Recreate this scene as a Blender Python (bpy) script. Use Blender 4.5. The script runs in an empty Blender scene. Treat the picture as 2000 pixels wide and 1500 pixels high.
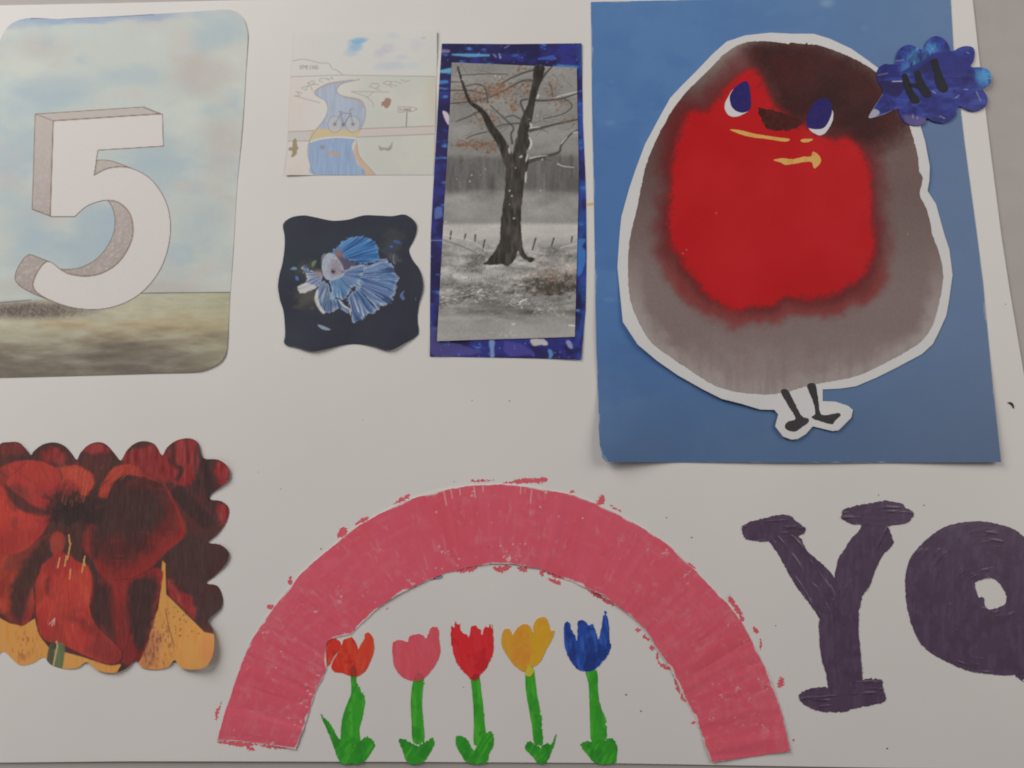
import bpy, math
import numpy as np

# ------------------------------------------------------------------ camera, world, lamps, exposure
FPX = 1500.0                      # focal length in photo pixels (photo is 2000 x 1500)
TILT = math.radians(11.0)         # the camera leans a little towards the top of the collage
DIST = 0.42
CT, ST = math.cos(TILT), math.sin(TILT)
CAM = np.array([0.0, -DIST * ST, DIST * CT])

scene = bpy.context.scene
col = scene.collection
cd = bpy.data.cameras.new("camera")
cam = bpy.data.objects.new("camera", cd)
col.objects.link(cam)
cam.location = CAM.tolist()
cam.rotation_euler = (TILT, 0, 0)
cd.sensor_width = 36.0
cd.lens = 36.0 * FPX / 2000.0
cd.clip_start = 0.01
cd.clip_end = 50
scene.camera = cam

world = bpy.data.worlds.new("World")
scene.world = world
world.use_nodes = True
bg = world.node_tree.nodes["Background"]
bg.inputs[0].default_value = (1.0, 0.93, 0.88, 1)
bg.inputs[1].default_value = 0.06

def lamp(name, loc, target, size, energy, color=(1.0, 0.955, 0.905), sy=None):
    ld = bpy.data.lights.new(name, 'AREA')
    ld.shape = 'RECTANGLE'
    ld.size = size
    ld.size_y = sy or size
    ld.energy = energy
    ld.color = color
    o = bpy.data.objects.new(name, ld)
    col.objects.link(o)
    o.location = loc
    d = np.array(target) - np.array(loc)
    from mathutils import Vector
    o.rotation_euler = Vector(d.tolist()).to_track_quat('-Z', 'Y').to_euler()
    return o

lamp("area_lamp", (-0.75, 0.72, 0.70), (0, 0, 0), 0.75, 9.9)
lamp("area_lamp", (0.75, 0.30, 0.58), (0, 0, 0), 0.60, 3.0, (1.0, 0.925, 0.87))
lamp("area_lamp", (-0.95, -0.40, 0.55), (-0.2, 0, 0), 0.50, 1.25, (1.0, 0.925, 0.87))  # added fill that lifts the lower left; no such lamp is seen

scene.view_settings.view_transform = 'Standard'
scene.view_settings.look = 'None'
scene.view_settings.exposure = 0.0
scene.view_settings.gamma = 1.0
scene.view_settings.use_curve_mapping = False
scene.cycles.pixel_filter_type = 'BLACKMAN_HARRIS'
scene.cycles.filter_width = 1.9
scene.cycles.max_bounces = 6

# ------------------------------------------------------------------ small maths
def world_at(u, v, z):
    """point of height z that stands at place (u, v) of the collage plan"""
    dx = (u - 1000.0) / FPX
    dy = -(v - 750.0) / FPX
    wy = dy * CT + ST
    wz = dy * ST - CT
    t = (z - CAM[2]) / wz
    return np.stack([CAM[0] + t * dx, CAM[1] + t * wy, z + 0 * u], -1)

def lin(c):
    c = np.asarray(c, float) / 255.0
    return np.where(c <= 0.04045, c / 12.92, ((c + 0.055) / 1.055) ** 2.4)

def sstep(a, b, x):
    t = np.clip((x - a) / (b - a), 0, 1)
    return t * t * (3 - 2 * t)

def _h(ix, iy, s):
    v = np.sin(ix * 127.1 + iy * 311.7 + s * 74.7) * 43758.5453
    return v - np.floor(v)

def vnoise(x, y, s=0):
    ix, iy = np.floor(x), np.floor(y)
    fx, fy = x - ix, y - iy
    fx = fx * fx * (3 - 2 * fx)
    fy = fy * fy * (3 - 2 * fy)
    a, b = _h(ix, iy, s), _h(ix + 1, iy, s)
    c, d = _h(ix, iy + 1, s), _h(ix + 1, iy + 1, s)
    return (a + (b - a) * fx) * (1 - fy) + (c + (d - c) * fx) * fy

def fbm(x, y, sx, sy=None, s=0, o=4):
    sy = sy or sx
    x, y = x / sx, y / sy
    t, amp, tot = 0, 1.0, 0
    for k in range(o):
        t = t + amp * vnoise(x, y, s + k * 3.1)
        tot += amp
        amp *= 0.55
        x, y = x * 2.03 + 5.2, y * 2.03 + 1.7
    return t / tot

def Z(ox, oy, s, pts):
    return [(ox + p[0] / s, oy + p[1] / s) for p in pts]

def smooth(pts, n=5, closed=True):
    p = np.array(pts, float)
    if closed:
        q = np.vstack([p[-1], p, p[0], p[1]])
    else:
        q = np.vstack([p[0], p, p[-1]])
    out = []
    t = np.arange(n)[:, None] / n
    for i in range(1, len(q) - 2):
        a, b, c, d = q[i - 1], q[i], q[i + 1], q[i + 2]
        out.append(0.5 * (2 * b + (c - a) * t + (2 * a - 5 * b + 4 * c - d) * t ** 2 + (3 * b - a - 3 * c + d) * t ** 3))
    out = np.vstack(out)
    if not closed:
        out = np.vstack([out, p[-1]])
    return out

def sdpoly(x, y, pts):
    p = np.asarray(pts, float)
    d = np.full(x.shape, 1e18)
    ins = np.zeros(x.shape, bool)
    n = len(p)
    for i in range(n):
        a, b = p[i], p[(i + 1) % n]
        ex, ey = b[0] - a[0], b[1] - a[1]
        L = ex * ex + ey * ey
        if L < 1e-9:
            continue
        wx, wy = x - a[0], y - a[1]
        t = np.clip((wx * ex + wy * ey) / L, 0, 1)
        d = np.minimum(d, (wx - ex * t) ** 2 + (wy - ey * t) ** 2)
        if ey != 0:
            c = ((a[1] > y) != (b[1] > y)) & (x < ex * (y - a[1]) / ey + a[0])
            ins ^= c
    d = np.sqrt(d)
    return np.where(ins, -d, d)

def sdline(x, y, pts, w):
    """distance to a polyline of half width w (a number or a list, one per point)"""
    p = np.asarray(pts, float)
    ws = np.full(len(p), w, float) if np.isscalar(w) else np.interp(np.linspace(0, 1, len(p)), np.linspace(0, 1, len(w)), w)
    d = np.full(x.shape, 1e9)
    for i in range(len(p) - 1):
        a, b = p[i], p[i + 1]
        ex, ey = b[0] - a[0], b[1] - a[1]
        L = ex * ex + ey * ey + 1e-9
        t = np.clip(((x - a[0]) * ex + (y - a[1]) * ey) / L, 0, 1)
        d = np.minimum(d, np.hypot(x - a[0] - ex * t, y - a[1] - ey * t) - (ws[i] + (ws[i + 1] - ws[i]) * t))
    return d

class Canvas:
    """ink and paint laid on a sheet, as colours at its points"""
    def __init__(self, x, y, base):
        self.x, self.y = x, y
        self.c = np.empty((len(x), 3))
        self.c[:] = base
    def near(self, pts, m):
        p = np.asarray(pts, float)
        return np.nonzero((self.x > p[:, 0].min() - m) & (self.x < p[:, 0].max() + m) &
                          (self.y > p[:, 1].min() - m) & (self.y < p[:, 1].max() + m))[0]
    def put(self, i, a, color):
        a = np.clip(a, 0, 1)[:, None]
        cc = color(self.x[i], self.y[i]) if callable(color) else np.asarray(color, float)
        self.c[i] = self.c[i] * (1 - a) + cc * a
    def all(self, a, color):
        self.put(np.arange(len(self.x)), a, color)
    def fill(self, pts, color, soft=1.0, alpha=1.0, rough=0.0, rs=8.0, seed=1, sm=True):
        pts = smooth(pts, 4) if sm else pts
        i = self.near(pts, soft + rough + 2)
        if not len(i):
            return
        d = sdpoly(self.x[i], self.y[i], pts)
        if rough:
            d = d + (fbm(self.x[i], self.y[i], rs, rs, seed, 3) - 0.5) * 2 * rough
        self.put(i, alpha * sstep(soft, -soft, d), color)
    def line(self, pts, w, color, alpha=1.0, soft=0.8, sm=False):
        pts = smooth(pts, 4, False) if sm else pts
        mw = w if np.isscalar(w) else max(w)
        i = self.near(pts, mw + soft + 1)
        if len(i):
            self.put(i, alpha * sstep(soft, -soft, sdline(self.x[i], self.y[i], pts, w)), color)
    def blob(self, cx, cy, r, color, alpha=1.0, soft=None, ry=None):
        ry = ry or r
        i = np.nonzero((abs(self.x - cx) < 2.2 * r) & (abs(self.y - cy) < 2.2 * ry))[0]
        d = np.hypot((self.x[i] - cx) / r, (self.y[i] - cy) / ry)
        s = soft if soft is not None else 0.6
        self.put(i, alpha * sstep(1 + s, 1 - s, d), color)

# ------------------------------------------------------------------ materials
def material(name, color=None, rough=0.6, spec=0.35, grain=0.03, gscale=900.0, bump=0.08, bscale=2500.0, bdist=0.00012):
    m = bpy.data.materials.new(name)
    m.use_nodes = True
    nt = m.node_tree
    b = nt.nodes["Principled BSDF"]
    b.inputs["Roughness"].default_value = rough
    b.inputs["Specular IOR Level"].default_value = spec
    tc = nt.nodes.new("ShaderNodeTexCoord")
    if color is None:
        src = nt.nodes.new("ShaderNodeVertexColor")
        src.layer_name = "ink"
        out = src.outputs[0]
    else:
        src = nt.nodes.new("ShaderNodeRGB")
        src.outputs[0].default_value = (*color, 1)
        out = src.outputs[0]
    n = nt.nodes.new("ShaderNodeTexNoise")
    n.inputs["Scale"].default_value = gscale
    n.inputs["Detail"].default_value = 4
    nt.links.new(tc.outputs["Object"], n.inputs["Vector"])
    mr = nt.nodes.new("ShaderNodeMapRange")
    mr.inputs["From Min"].default_value = 0.3
    mr.inputs["From Max"].default_value = 0.7
    mr.inputs["To Min"].default_value = 1 - grain
    mr.inputs["To Max"].default_value = 1 + grain
    nt.links.new(n.outputs[0], mr.inputs["Value"])
    mx = nt.nodes.new("ShaderNodeVectorMath")
    mx.operation = 'SCALE'
    nt.links.new(out, mx.inputs[0])
    nt.links.new(mr.outputs[0], mx.inputs["Scale"])
    nt.links.new(mx.outputs[0], b.inputs["Base Color"])
    n2 = nt.nodes.new("ShaderNodeTexNoise")
    n2.inputs["Scale"].default_value = bscale
    n2.inputs["Detail"].default_value = 3
    nt.links.new(tc.outputs["Object"], n2.inputs["Vector"])
    bp = nt.nodes.new("ShaderNodeBump")
    bp.inputs["Strength"].default_value = bump
    bp.inputs["Distance"].default_value = bdist
    nt.links.new(n2.outputs[0], bp.inputs["Height"])
    nt.links.new(bp.outputs[0], b.inputs["Normal"])
    return m

M_POSTER = material("poster_card", (0.81, 0.80, 0.795), 0.60, 0.3, 0.028, 9)
M_TABLE = material("grey_table", (0.46, 0.435, 0.42), 0.55, 0.3, 0.03, 60)
M_PRINT = material("printed_paper", None, 0.62, 0.14, 0.02)
M_GLOSSY = material("glossy_print", None, 0.45, 0.22, 0.02)
M_MATT = material("matt_print", None, 0.75, 0.25, 0.03)
M_ACRYL = material("acrylic_paint", None, 0.50, 0.18, 0.02, bump=0.12)
M_WET = material("glossy_acrylic_paint", None, 0.26, 0.42, 0.03, bump=0.08, bscale=1200)
M_SPECK = material("dark_speck", (0.03, 0.028, 0.026), 0.8)

# ------------------------------------------------------------------ sheets and paint films
def poster_z(x, y):
    return 0.0008 + 0.0002 * sstep(1300, 1500, y) + 0.0002 * np.sin(x / 260.0)

def paper_field(pts, sm=4, rough=0.0, rs=6.0, seed=3):
    p = smooth(pts, sm) if sm else np.asarray(pts, float)
    def f(x, y):
        d = sdpoly(x, y, p)
        if rough:
            d = d + (fbm(x, y, rs, rs, seed, 3) - 0.5) * 2 * rough
        return d
    return f, (p[:, 0].min() - rough - 3, p[:, 1].min() - rough - 3, p[:, 0].max() + rough + 3, p[:, 1].max() + rough + 3)

def build(name, field, box, step, lift, thick, mat, paint=None, ref=175, parent=None, albedo=0.80, relief=None):
    x0, y0 = math.floor(box[0] / step) * step, math.floor(box[1] / step) * step
    nx, ny = int((box[2] - x0) / step) + 2, int((box[3] - y0) / step) + 2
    gx, gy = np.meshgrid(x0 + step * np.arange(nx), y0 + step * np.arange(ny))
    f = field(gx.ravel(), gy.ravel()).reshape(gx.shape)
    ins = f < 0
    keep = ins[:-1, :-1] | ins[1:, :-1] | ins[:-1, 1:] | ins[1:, 1:]
    if not keep.any():
        return None
    dy, dx = np.gradient(f, step)
    g2 = dx * dx + dy * dy + 1e-4
    k = np.where(ins, 0, f)
    mv = np.clip(k / np.sqrt(g2), 0, 1.45 * step) / np.sqrt(g2)
    px, py = gx - dx * mv, gy - dy * mv
    vid = -np.ones(gx.shape, int)
    used = np.zeros(gx.shape, bool)
    used[:-1, :-1] |= keep; used[1:, :-1] |= keep; used[:-1, 1:] |= keep; used[1:, 1:] |= keep
    vid[used] = np.arange(used.sum())
    X, Y = px[used], py[used]
    zt = poster_z(X, Y) + lift(X, Y) if callable(lift) else poster_z(X, Y) + lift
    zt0 = zt
    if relief is not None:
        zt = zt + relief(X, Y)
    # photo rows run downwards, so this order faces up
    q = np.stack([vid[1:, :-1][keep], vid[1:, 1:][keep], vid[:-1, 1:][keep], vid[:-1, :-1][keep]], -1)
    kp = np.pad(keep, 1)
    edges = []
    a = keep & ~kp[2:, 1:-1]; edges.append((vid[1:, :-1][a], vid[1:, 1:][a]))
    a = keep & ~kp[1:-1, 2:]; edges.append((vid[1:, 1:][a], vid[:-1, 1:][a]))
    a = keep & ~kp[:-2, 1:-1]; edges.append((vid[:-1, 1:][a], vid[:-1, :-1][a]))
    a = keep & ~kp[1:-1, :-2]; edges.append((vid[:-1, :-1][a], vid[1:, :-1][a]))
    ea = np.concatenate([e[0] for e in edges]); eb = np.concatenate([e[1] for e in edges])
    bs = np.unique(np.concatenate([ea, eb]))
    remap = -np.ones(len(X), int); remap[bs] = np.arange(len(bs))
    N = len(X)
    top2 = N + remap; bot2 = N + len(bs) + remap
    sk = np.stack([ea * 0 + top2[eb], top2[ea], bot2[ea], bot2[eb]], -1)
    PX = np.concatenate([X, X[bs], X[bs]]); PY = np.concatenate([Y, Y[bs], Y[bs]])
    PZ = np.concatenate([zt, zt[bs], zt0[bs] - thick])
    top = world_at(X, Y, zt)
    V = np.vstack([top, top[bs], np.column_stack([top[bs][:, :2], zt0[bs] - thick])])
    F = np.vstack([q, sk])
    origin = V.mean(0)
    if parent is not None:
        origin = np.array(parent["_o"])
    me = bpy.data.meshes.new(name)
    me.vertices.add(len(V)); me.vertices.foreach_set("co", (V - origin).astype(np.float32).ravel())
    me.loops.add(F.size); me.loops.foreach_set("vertex_index", F.astype(np.int32).ravel())
    me.polygons.add(len(F)); me.polygons.foreach_set("loop_start", np.arange(0, F.size, 4, dtype=np.int32))
    sm = np.ones(len(F), bool)
    me.polygons.foreach_set("use_smooth", sm)
    me.update(calc_edges=True)
    if paint is not None:
        c = paint(X, Y)
        c = lin(np.clip(c, 0, 255)) / lin(ref) * albedo
        c = c * np.minimum(1.0, 0.82 / np.maximum(c.max(1, keepdims=True), 1e-6))
        c = np.clip(c, 0.003, 0.86)
        rgba = np.ones((len(V), 4), np.float32)
        rgba[:N, :3] = c
        edge = c[bs] if not hasattr(paint, "edge") else np.broadcast_to(np.array(paint.edge) * 1.0, (len(bs), 3))
        rgba[N:N + len(bs), :3] = edge; rgba[N + len(bs):, :3] = edge
        at = me.color_attributes.new("ink", 'FLOAT_COLOR', 'POINT')
        at.data.foreach_set("color", rgba.ravel())
    me.materials.append(mat)
    o = bpy.data.objects.new(name, me)
    col.objects.link(o)
    if parent is not None:
        o.parent = parent
        o["_o"] = origin.tolist()
    else:
        o.location = origin.tolist()
    return o

def thing(name, at, label, cat, group=None):
    o = bpy.data.objects.new(name, None)
    o.empty_display_size = 0.01
    col.objects.link(o)
    p = world_at(np.array([float(at[0])]), np.array([float(at[1])]), poster_z(np.array([float(at[0])]), np.array([float(at[1])])))[0]
    o.location = p.tolist()
    o["_o"] = p.tolist()
    o["label"] = label; o["category"] = cat
    if group:
        o["group"] = group
    return o

def tag(o, label, cat, group=None):
    o["label"] = label; o["category"] = cat
    if group:
        o["group"] = group
    return o

def curls(base, items):
    def f(x, y):
        z = np.full(x.shape, float(base))
        for cx, cy, r, h in items:
            d = np.hypot(x - cx, y - cy) / r
            z = z + h * np.clip(1 - d, 0, 1) ** 2 * (1 + 2 * np.clip(d, 0, 1)) 
        return z
    return f

STEP = 1.5
# ================================================================== THE SETTING
def rect_mesh(name, x0, y0, x1, y1, z, mat):
    me = bpy.data.meshes.new(name)
    me.from_pydata([(x0, y0, z), (x1, y0, z), (x1, y1, z), (x0, y1, z)], [], [(0, 1, 2, 3)])
    me.materials.append(mat)
    o = bpy.data.objects.new(name, me)
    col.objects.link(o)
    return o
table = rect_mesh("tabletop", -0.9, -0.7, 0.9, 0.8, 0.0, M_TABLE)
table["kind"] = "structure"
table["label"] = "plain grey table surface under the white collage board"

# the white board that carries everything
poster_pts = [(-260, 22), (0, 10.5), (250, 5.5), (500, -0.5), (1000, -9), (1500, -12), (1895, -14), (1900, 2), (1914, 129), (1934, 290), (1955.5, 458),
              (1972, 567), (1985, 644), (2001, 738), (2075, 1190), (2130, 1504), (1750, 1500), (1500, 1496), (1160, 1490), (800, 1488), (400, 1487), (230, 1487), (0, 1489.5), (-300, 1492)]
pf, pb = paper_field(poster_pts, 0)
poster = thing("collage_board", (900, 760), "large white card board covered with pasted pictures and painted shapes", "collage board")
build("card_sheet", pf, pb, 6.0, 0.0, 0.0006, M_POSTER, parent=poster)

rng = np.random.default_rng(7)
# specks of dirt and a gold smear dried onto the board
spk = [(505, 922, .9), (548, 955, 1.0), (627, 1072, 1.5), (1302, 1011, 1.3), (1351, 1050, 1.6), (995, 783, 1.2), (922, 782, 1.0), (905, 1342, 1.0), (1223, 1357, 1.8), (1252, 1389, 1.6),
       (1515, 1222, 1.1), (1805, 987, 1.3), (1716, 967, 1.2), (887, 941, 1.0), (1733, 1462, 1.8), (1964, 594, 1.0), (1275, 825, 0.9), (708, 820, 0.8), (590, 700, 0.8)]
def spf(x, y):
    d = np.full(x.shape, 99.0)
    for a, b, r in spk:
        d = np.minimum(d, np.hypot(x - a, (y - b) * 1.3) - r)
    return d
sp_objs = None
def join_parts(name, objs, parent, stuff=True):
    objs = [o for o in objs if o]
    V, F, n = [], [], 0
    for o in objs:
        v = np.empty(len(o.data.vertices) * 3); o.data.vertices.foreach_get("co", v)
        f = np.empty(len(o.data.polygons) * 4, np.int32); o.data.loops.foreach_get("vertex_index", f)
        V.append(v.reshape(-1, 3)); F.append(f.reshape(-1, 4) + n); n += len(o.data.vertices)
    C = []
    for o in objs:
        a = o.data.color_attributes.get("ink")
        c = np.ones(len(o.data.vertices) * 4, np.float32)
        if a:
            a.data.foreach_get("color", c)
        C.append(c)
    mat = objs[0].data.materials[0]
    me = bpy.data.meshes.new(name)
    me.from_pydata(np.vstack(V).tolist(), [], np.vstack(F).tolist())
    at = me.color_attributes.new("ink", 'FLOAT_COLOR', 'POINT')
    at.data.foreach_set("color", np.concatenate(C))
    me.materials.append(mat)
    for o in objs:
        m = o.data
        bpy.data.objects.remove(o); bpy.data.meshes.remove(m)
    o = bpy.data.objects.new(name, me); col.objects.link(o); o.parent = parent
    if stuff:
        o["kind"] = "stuff"
    return o
join_parts("dirt_speck", [build("s", (lambda a, b, r: (lambda x, y: np.hypot(x - a, (y - b) * 1.3) - r))(a, b, r), (a - 4, b - 4, a + 4, b + 4), 0.7, 0.00008, 0.0001, M_SPECK, parent=poster) for a, b, r in spk], poster)
def flat(cc):
    return lambda x, y: np.broadcast_to(np.array(cc, float), (len(x), 3)).copy()

# ================================================================== NUMBER CARD
card_pts = [(-18, 150), (-12, 95), (0, 78), (8, 62), (20, 48), (38, 39), (62, 35), (110, 37), (135, 36), (220, 32), (300, 27.5), (380, 22.5), (430, 19), (450, 19.5), (466, 26), (478, 42), (484, 68), (483, 100), (480, 150),
            (474, 250), (466, 330), (462, 375), (455, 500), (449, 580), (446, 640), (443, 680), (437, 699), (424, 712), (400, 723), (375, 727), (300, 730), (120, 735), (0, 738), (-24, 739), (-22, 400)]
FIVE = [(104, 236), (318, 222), (320, 286), (192, 294), (184, 342), (214, 328), (256, 328), (298, 352), (328, 402), (333, 462), (314, 526), (272, 576), (214, 602), (150, 603), (92, 584), (64, 556), (92, 510),
        (132, 534), (184, 538), (230, 514), (258, 466), (254, 418), (222, 392), (176, 400), (146, 424), (98, 424)]
five_s = np.vstack([np.array(FIVE[:5]), smooth(FIVE[4:25], 4, False), np.array(FIVE[25:])])
def paint_card(x, y):
    n1 = fbm(x, y, 120, 70, 1, 5); n2 = fbm(x, y, 90, 60, 9, 5); n3 = fbm(x, y, 150, 110, 17, 4); n4 = fbm(x, y, 40, 14, 23, 3)
    c = Canvas(x, y, (176, 184, 181))
    c.all(0.75 * sstep(0.46, 0.68, n1), (158, 174, 182))
    c.all(0.5 * sstep(0.48, 0.7, n2), (180, 175, 172))
    c.all(0.6 * sstep(0.5, 0.7, n3), (187, 193, 187))
    c.all(0.25 * sstep(0.5, 0.8, n4), (170, 186, 190))
    # patches of blue wash
    for bx, by, r, ry, a in [(100, 180, 90, 35, .55), (410, 80, 60, 40, .55), (20, 300, 80, 90, .5), (290, 300, 70, 40, .6), (200, 470, 70, 70, .75), (60, 430, 60, 70, .55), (400, 440, 55, 60, .4), (270, 150, 70, 22, .45)]:
        w = sstep(1.3, 0.2, np.hypot((x - bx) / r, (y - by) / ry) + (n2 - .5) * 1.6)
        c.all(a * w, (150, 168, 180))
    for bx, by, r, ry, a in [(390, 150, 60, 40, .5), (430, 300, 40, 90, .4), (300, 570, 160, 30, .5), (30, 560, 90, 30, .4), (80, 90, 60, 30, .35)]:
        w = sstep(1.3, 0.2, np.hypot((x - bx) / r, (y - by) / ry) + (n1 - .5) * 1.6)
        c.all(a * w, (166, 160, 159))
    tope = 37 - (x - 60) * 0.043
    c.all(0.75 * sstep(tope + 20, tope + 2, y + (n4 - .5) * 22) * sstep(380, 300, x), (132, 152, 182))
    # field below the horizon
    hor = 572 + np.maximum(0, (170 - x)) * 0.13 + 2 * np.sin(x / 37)
    g = sstep(-1.2, 1.2, y - hor)
    gn = fbm(x, y, 110, 22, 31, 5)
    gc = np.array([(170, 169, 150)]) + 0 * x[:, None]
    def mixin(gc, a, k):
        a = np.clip(a, 0, 1)[:, None]
        return gc * (1 - a) + np.array(k, float) * a
    gc = mixin(gc, 0.8 * sstep(0.45, 0.7, gn) * sstep(590, 640, y), (186, 168, 130))
    gc = mixin(gc, 0.8 * sstep(600, 720, y + (gn - .5) * 120), (130, 124, 112))
    gc = mixin(gc, 0.85 * sstep(650, 730, y + (gn - .5) * 110), (98, 92, 86))
    gc = mixin(gc, 0.35 * sstep(300, 460, x), (150, 150, 122))
    gc = gc + ((fbm(x, y, 26, 8, 41, 3) - .5) * 22)[:, None]
    c.all(g, lambda a, b: gc)
    # shade printed under the block, pencil grain
    w = sstep(1.25, 0.3, np.hypot((x - 60) / 140, (y - 606) / 20))
    c.all(0.95 * w * (0.7 + 0.8 * (fbm(x, y, 3, 3, 51, 2) - .3)), (96, 86, 84))
    c.line([(-30, 594), (60, 586)], 0.9, (90, 82, 76), .8)
    c.line([(268, 573), (330, 572), (452, 571)], 0.9, (88, 80, 74), .85)
    c.line([(486, 60), (478, 200), (466, 345), (456, 500), (450, 600), (446, 660)], 1.1, (110, 105, 100), .6)
    c.line([(60, 35.5), (135, 36), (300, 28)], 0.9, (70, 74, 92), .7)
    return c.c
def paint_five(x, y):
    c = Canvas(x, y, (172, 167, 164))
    gr = fbm(x, y, 4, 4, 61, 3)
    d = sdpoly(x, y, five_s)
    # shaded sides of the block, pencil on cream
    c.all(0.55 * sstep(150, 620, y + (gr - .5) * 60) * sstep(0.25, 0.75, gr + 0.15), (134, 124, 119))
    c.all(0.5 * sstep(540, 612, y), (118, 106, 104))
    c.all(sstep(0.8, -0.8, d), (192, 190, 189))
    c.all(sstep(1.7, 0.6, abs(d)) * 0.8, (112, 92, 82))
    e = np.full(x.shape, 1e9)
    for k in range(9):
        e = np.minimum(e, sdpoly(x, y, five_s + np.array([-36, -14]) * k / 8))
    c.all(sstep(-2.0, -0.6, e) * 0.85, (104, 88, 80))
    for i in (0, 1, 14, 25):
        p = FIVE[i]
        c.line([p, (p[0] - 36, p[1] - 14)], 0.8, (112, 95, 86), .7 * (i != 14))
    return c.c
def five_field(x, y):
    e = np.full(x.shape, 1e9)
    for k in range(9):
        e = np.minimum(e, sdpoly(x, y, five_s + np.array([-36, -14]) * k / 8))
    return e
f, b = paper_field(card_pts, 4)
CARD_Z = curls(0.00022, [(484, 20, 120, 0.0004), (440, 735, 150, 0.0006), (200, 30, 120, 0.0004)])
t = thing("number_card", (240, 400), "watercolour card with rounded corners and a white block numeral under a cloudy sky", "art card")
build("card_sheet", f, b, STEP, CARD_Z, 0.0002, M_PRINT, paint_card, 192, t)
build("numeral", five_field, (24, 205, 340, 610), STEP, lambda x, y: CARD_Z(x, y) + 0.00005, 0.00005, M_PRINT, paint_five, 192, t)["label"] = "white block numeral five with grey shaded sides"

# ================================================================== SKETCH CARD
S = lambda p: Z(540, 40, 4.688, p)
sk_pts = [(574, 62), (700, 61), (800, 60), (853, 59), (853.5, 110), (851, 200), (848, 300), (846, 341.5), (780, 341.5), (700, 341.8), (620, 342), (557, 342), (560, 300), (565, 200), (570, 120)]
GLYPH = {'S': [[(1, 0), (0, .2), (1, .7), (0, 1)]], 'P': [[(0, 1), (0, 0), (1, .15), (.9, .45), (0, .5)]], 'R': [[(0, 1), (0, 0), (1, .2), (0, .5), (1, 1)]], 'I': [[(.5, 0), (.5, 1)]], 'N': [[(0, 1), (0, 0), (1, 1), (1, 0)]],
         'G': [[(1, .1), (.3, 0), (0, .5), (.4, 1), (1, .9), (1, .5), (.6, .5)]], 'U': [[(0, 0), (.1, 1), (.9, 1), (1, 0)]], 'M': [[(0, 1), (.1, 0), (.5, .7), (.9, 0), (1, 1)]], 'E': [[(1, 0), (0, 0), (0, 1), (1, 1)], [(0, .5), (.8, .5)]]}
def writing(c, text, x, y, w, h, color, lw=0.7, alpha=0.8, gap=1.35, slope=0.0):
    for k, ch in enumerate(text):
        for st in GLYPH.get(ch, []):
            c.line([(x + (k * gap + px) * w, y + py * h + slope * k) for px, py in st], lw, color, alpha, 0.6)
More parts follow.
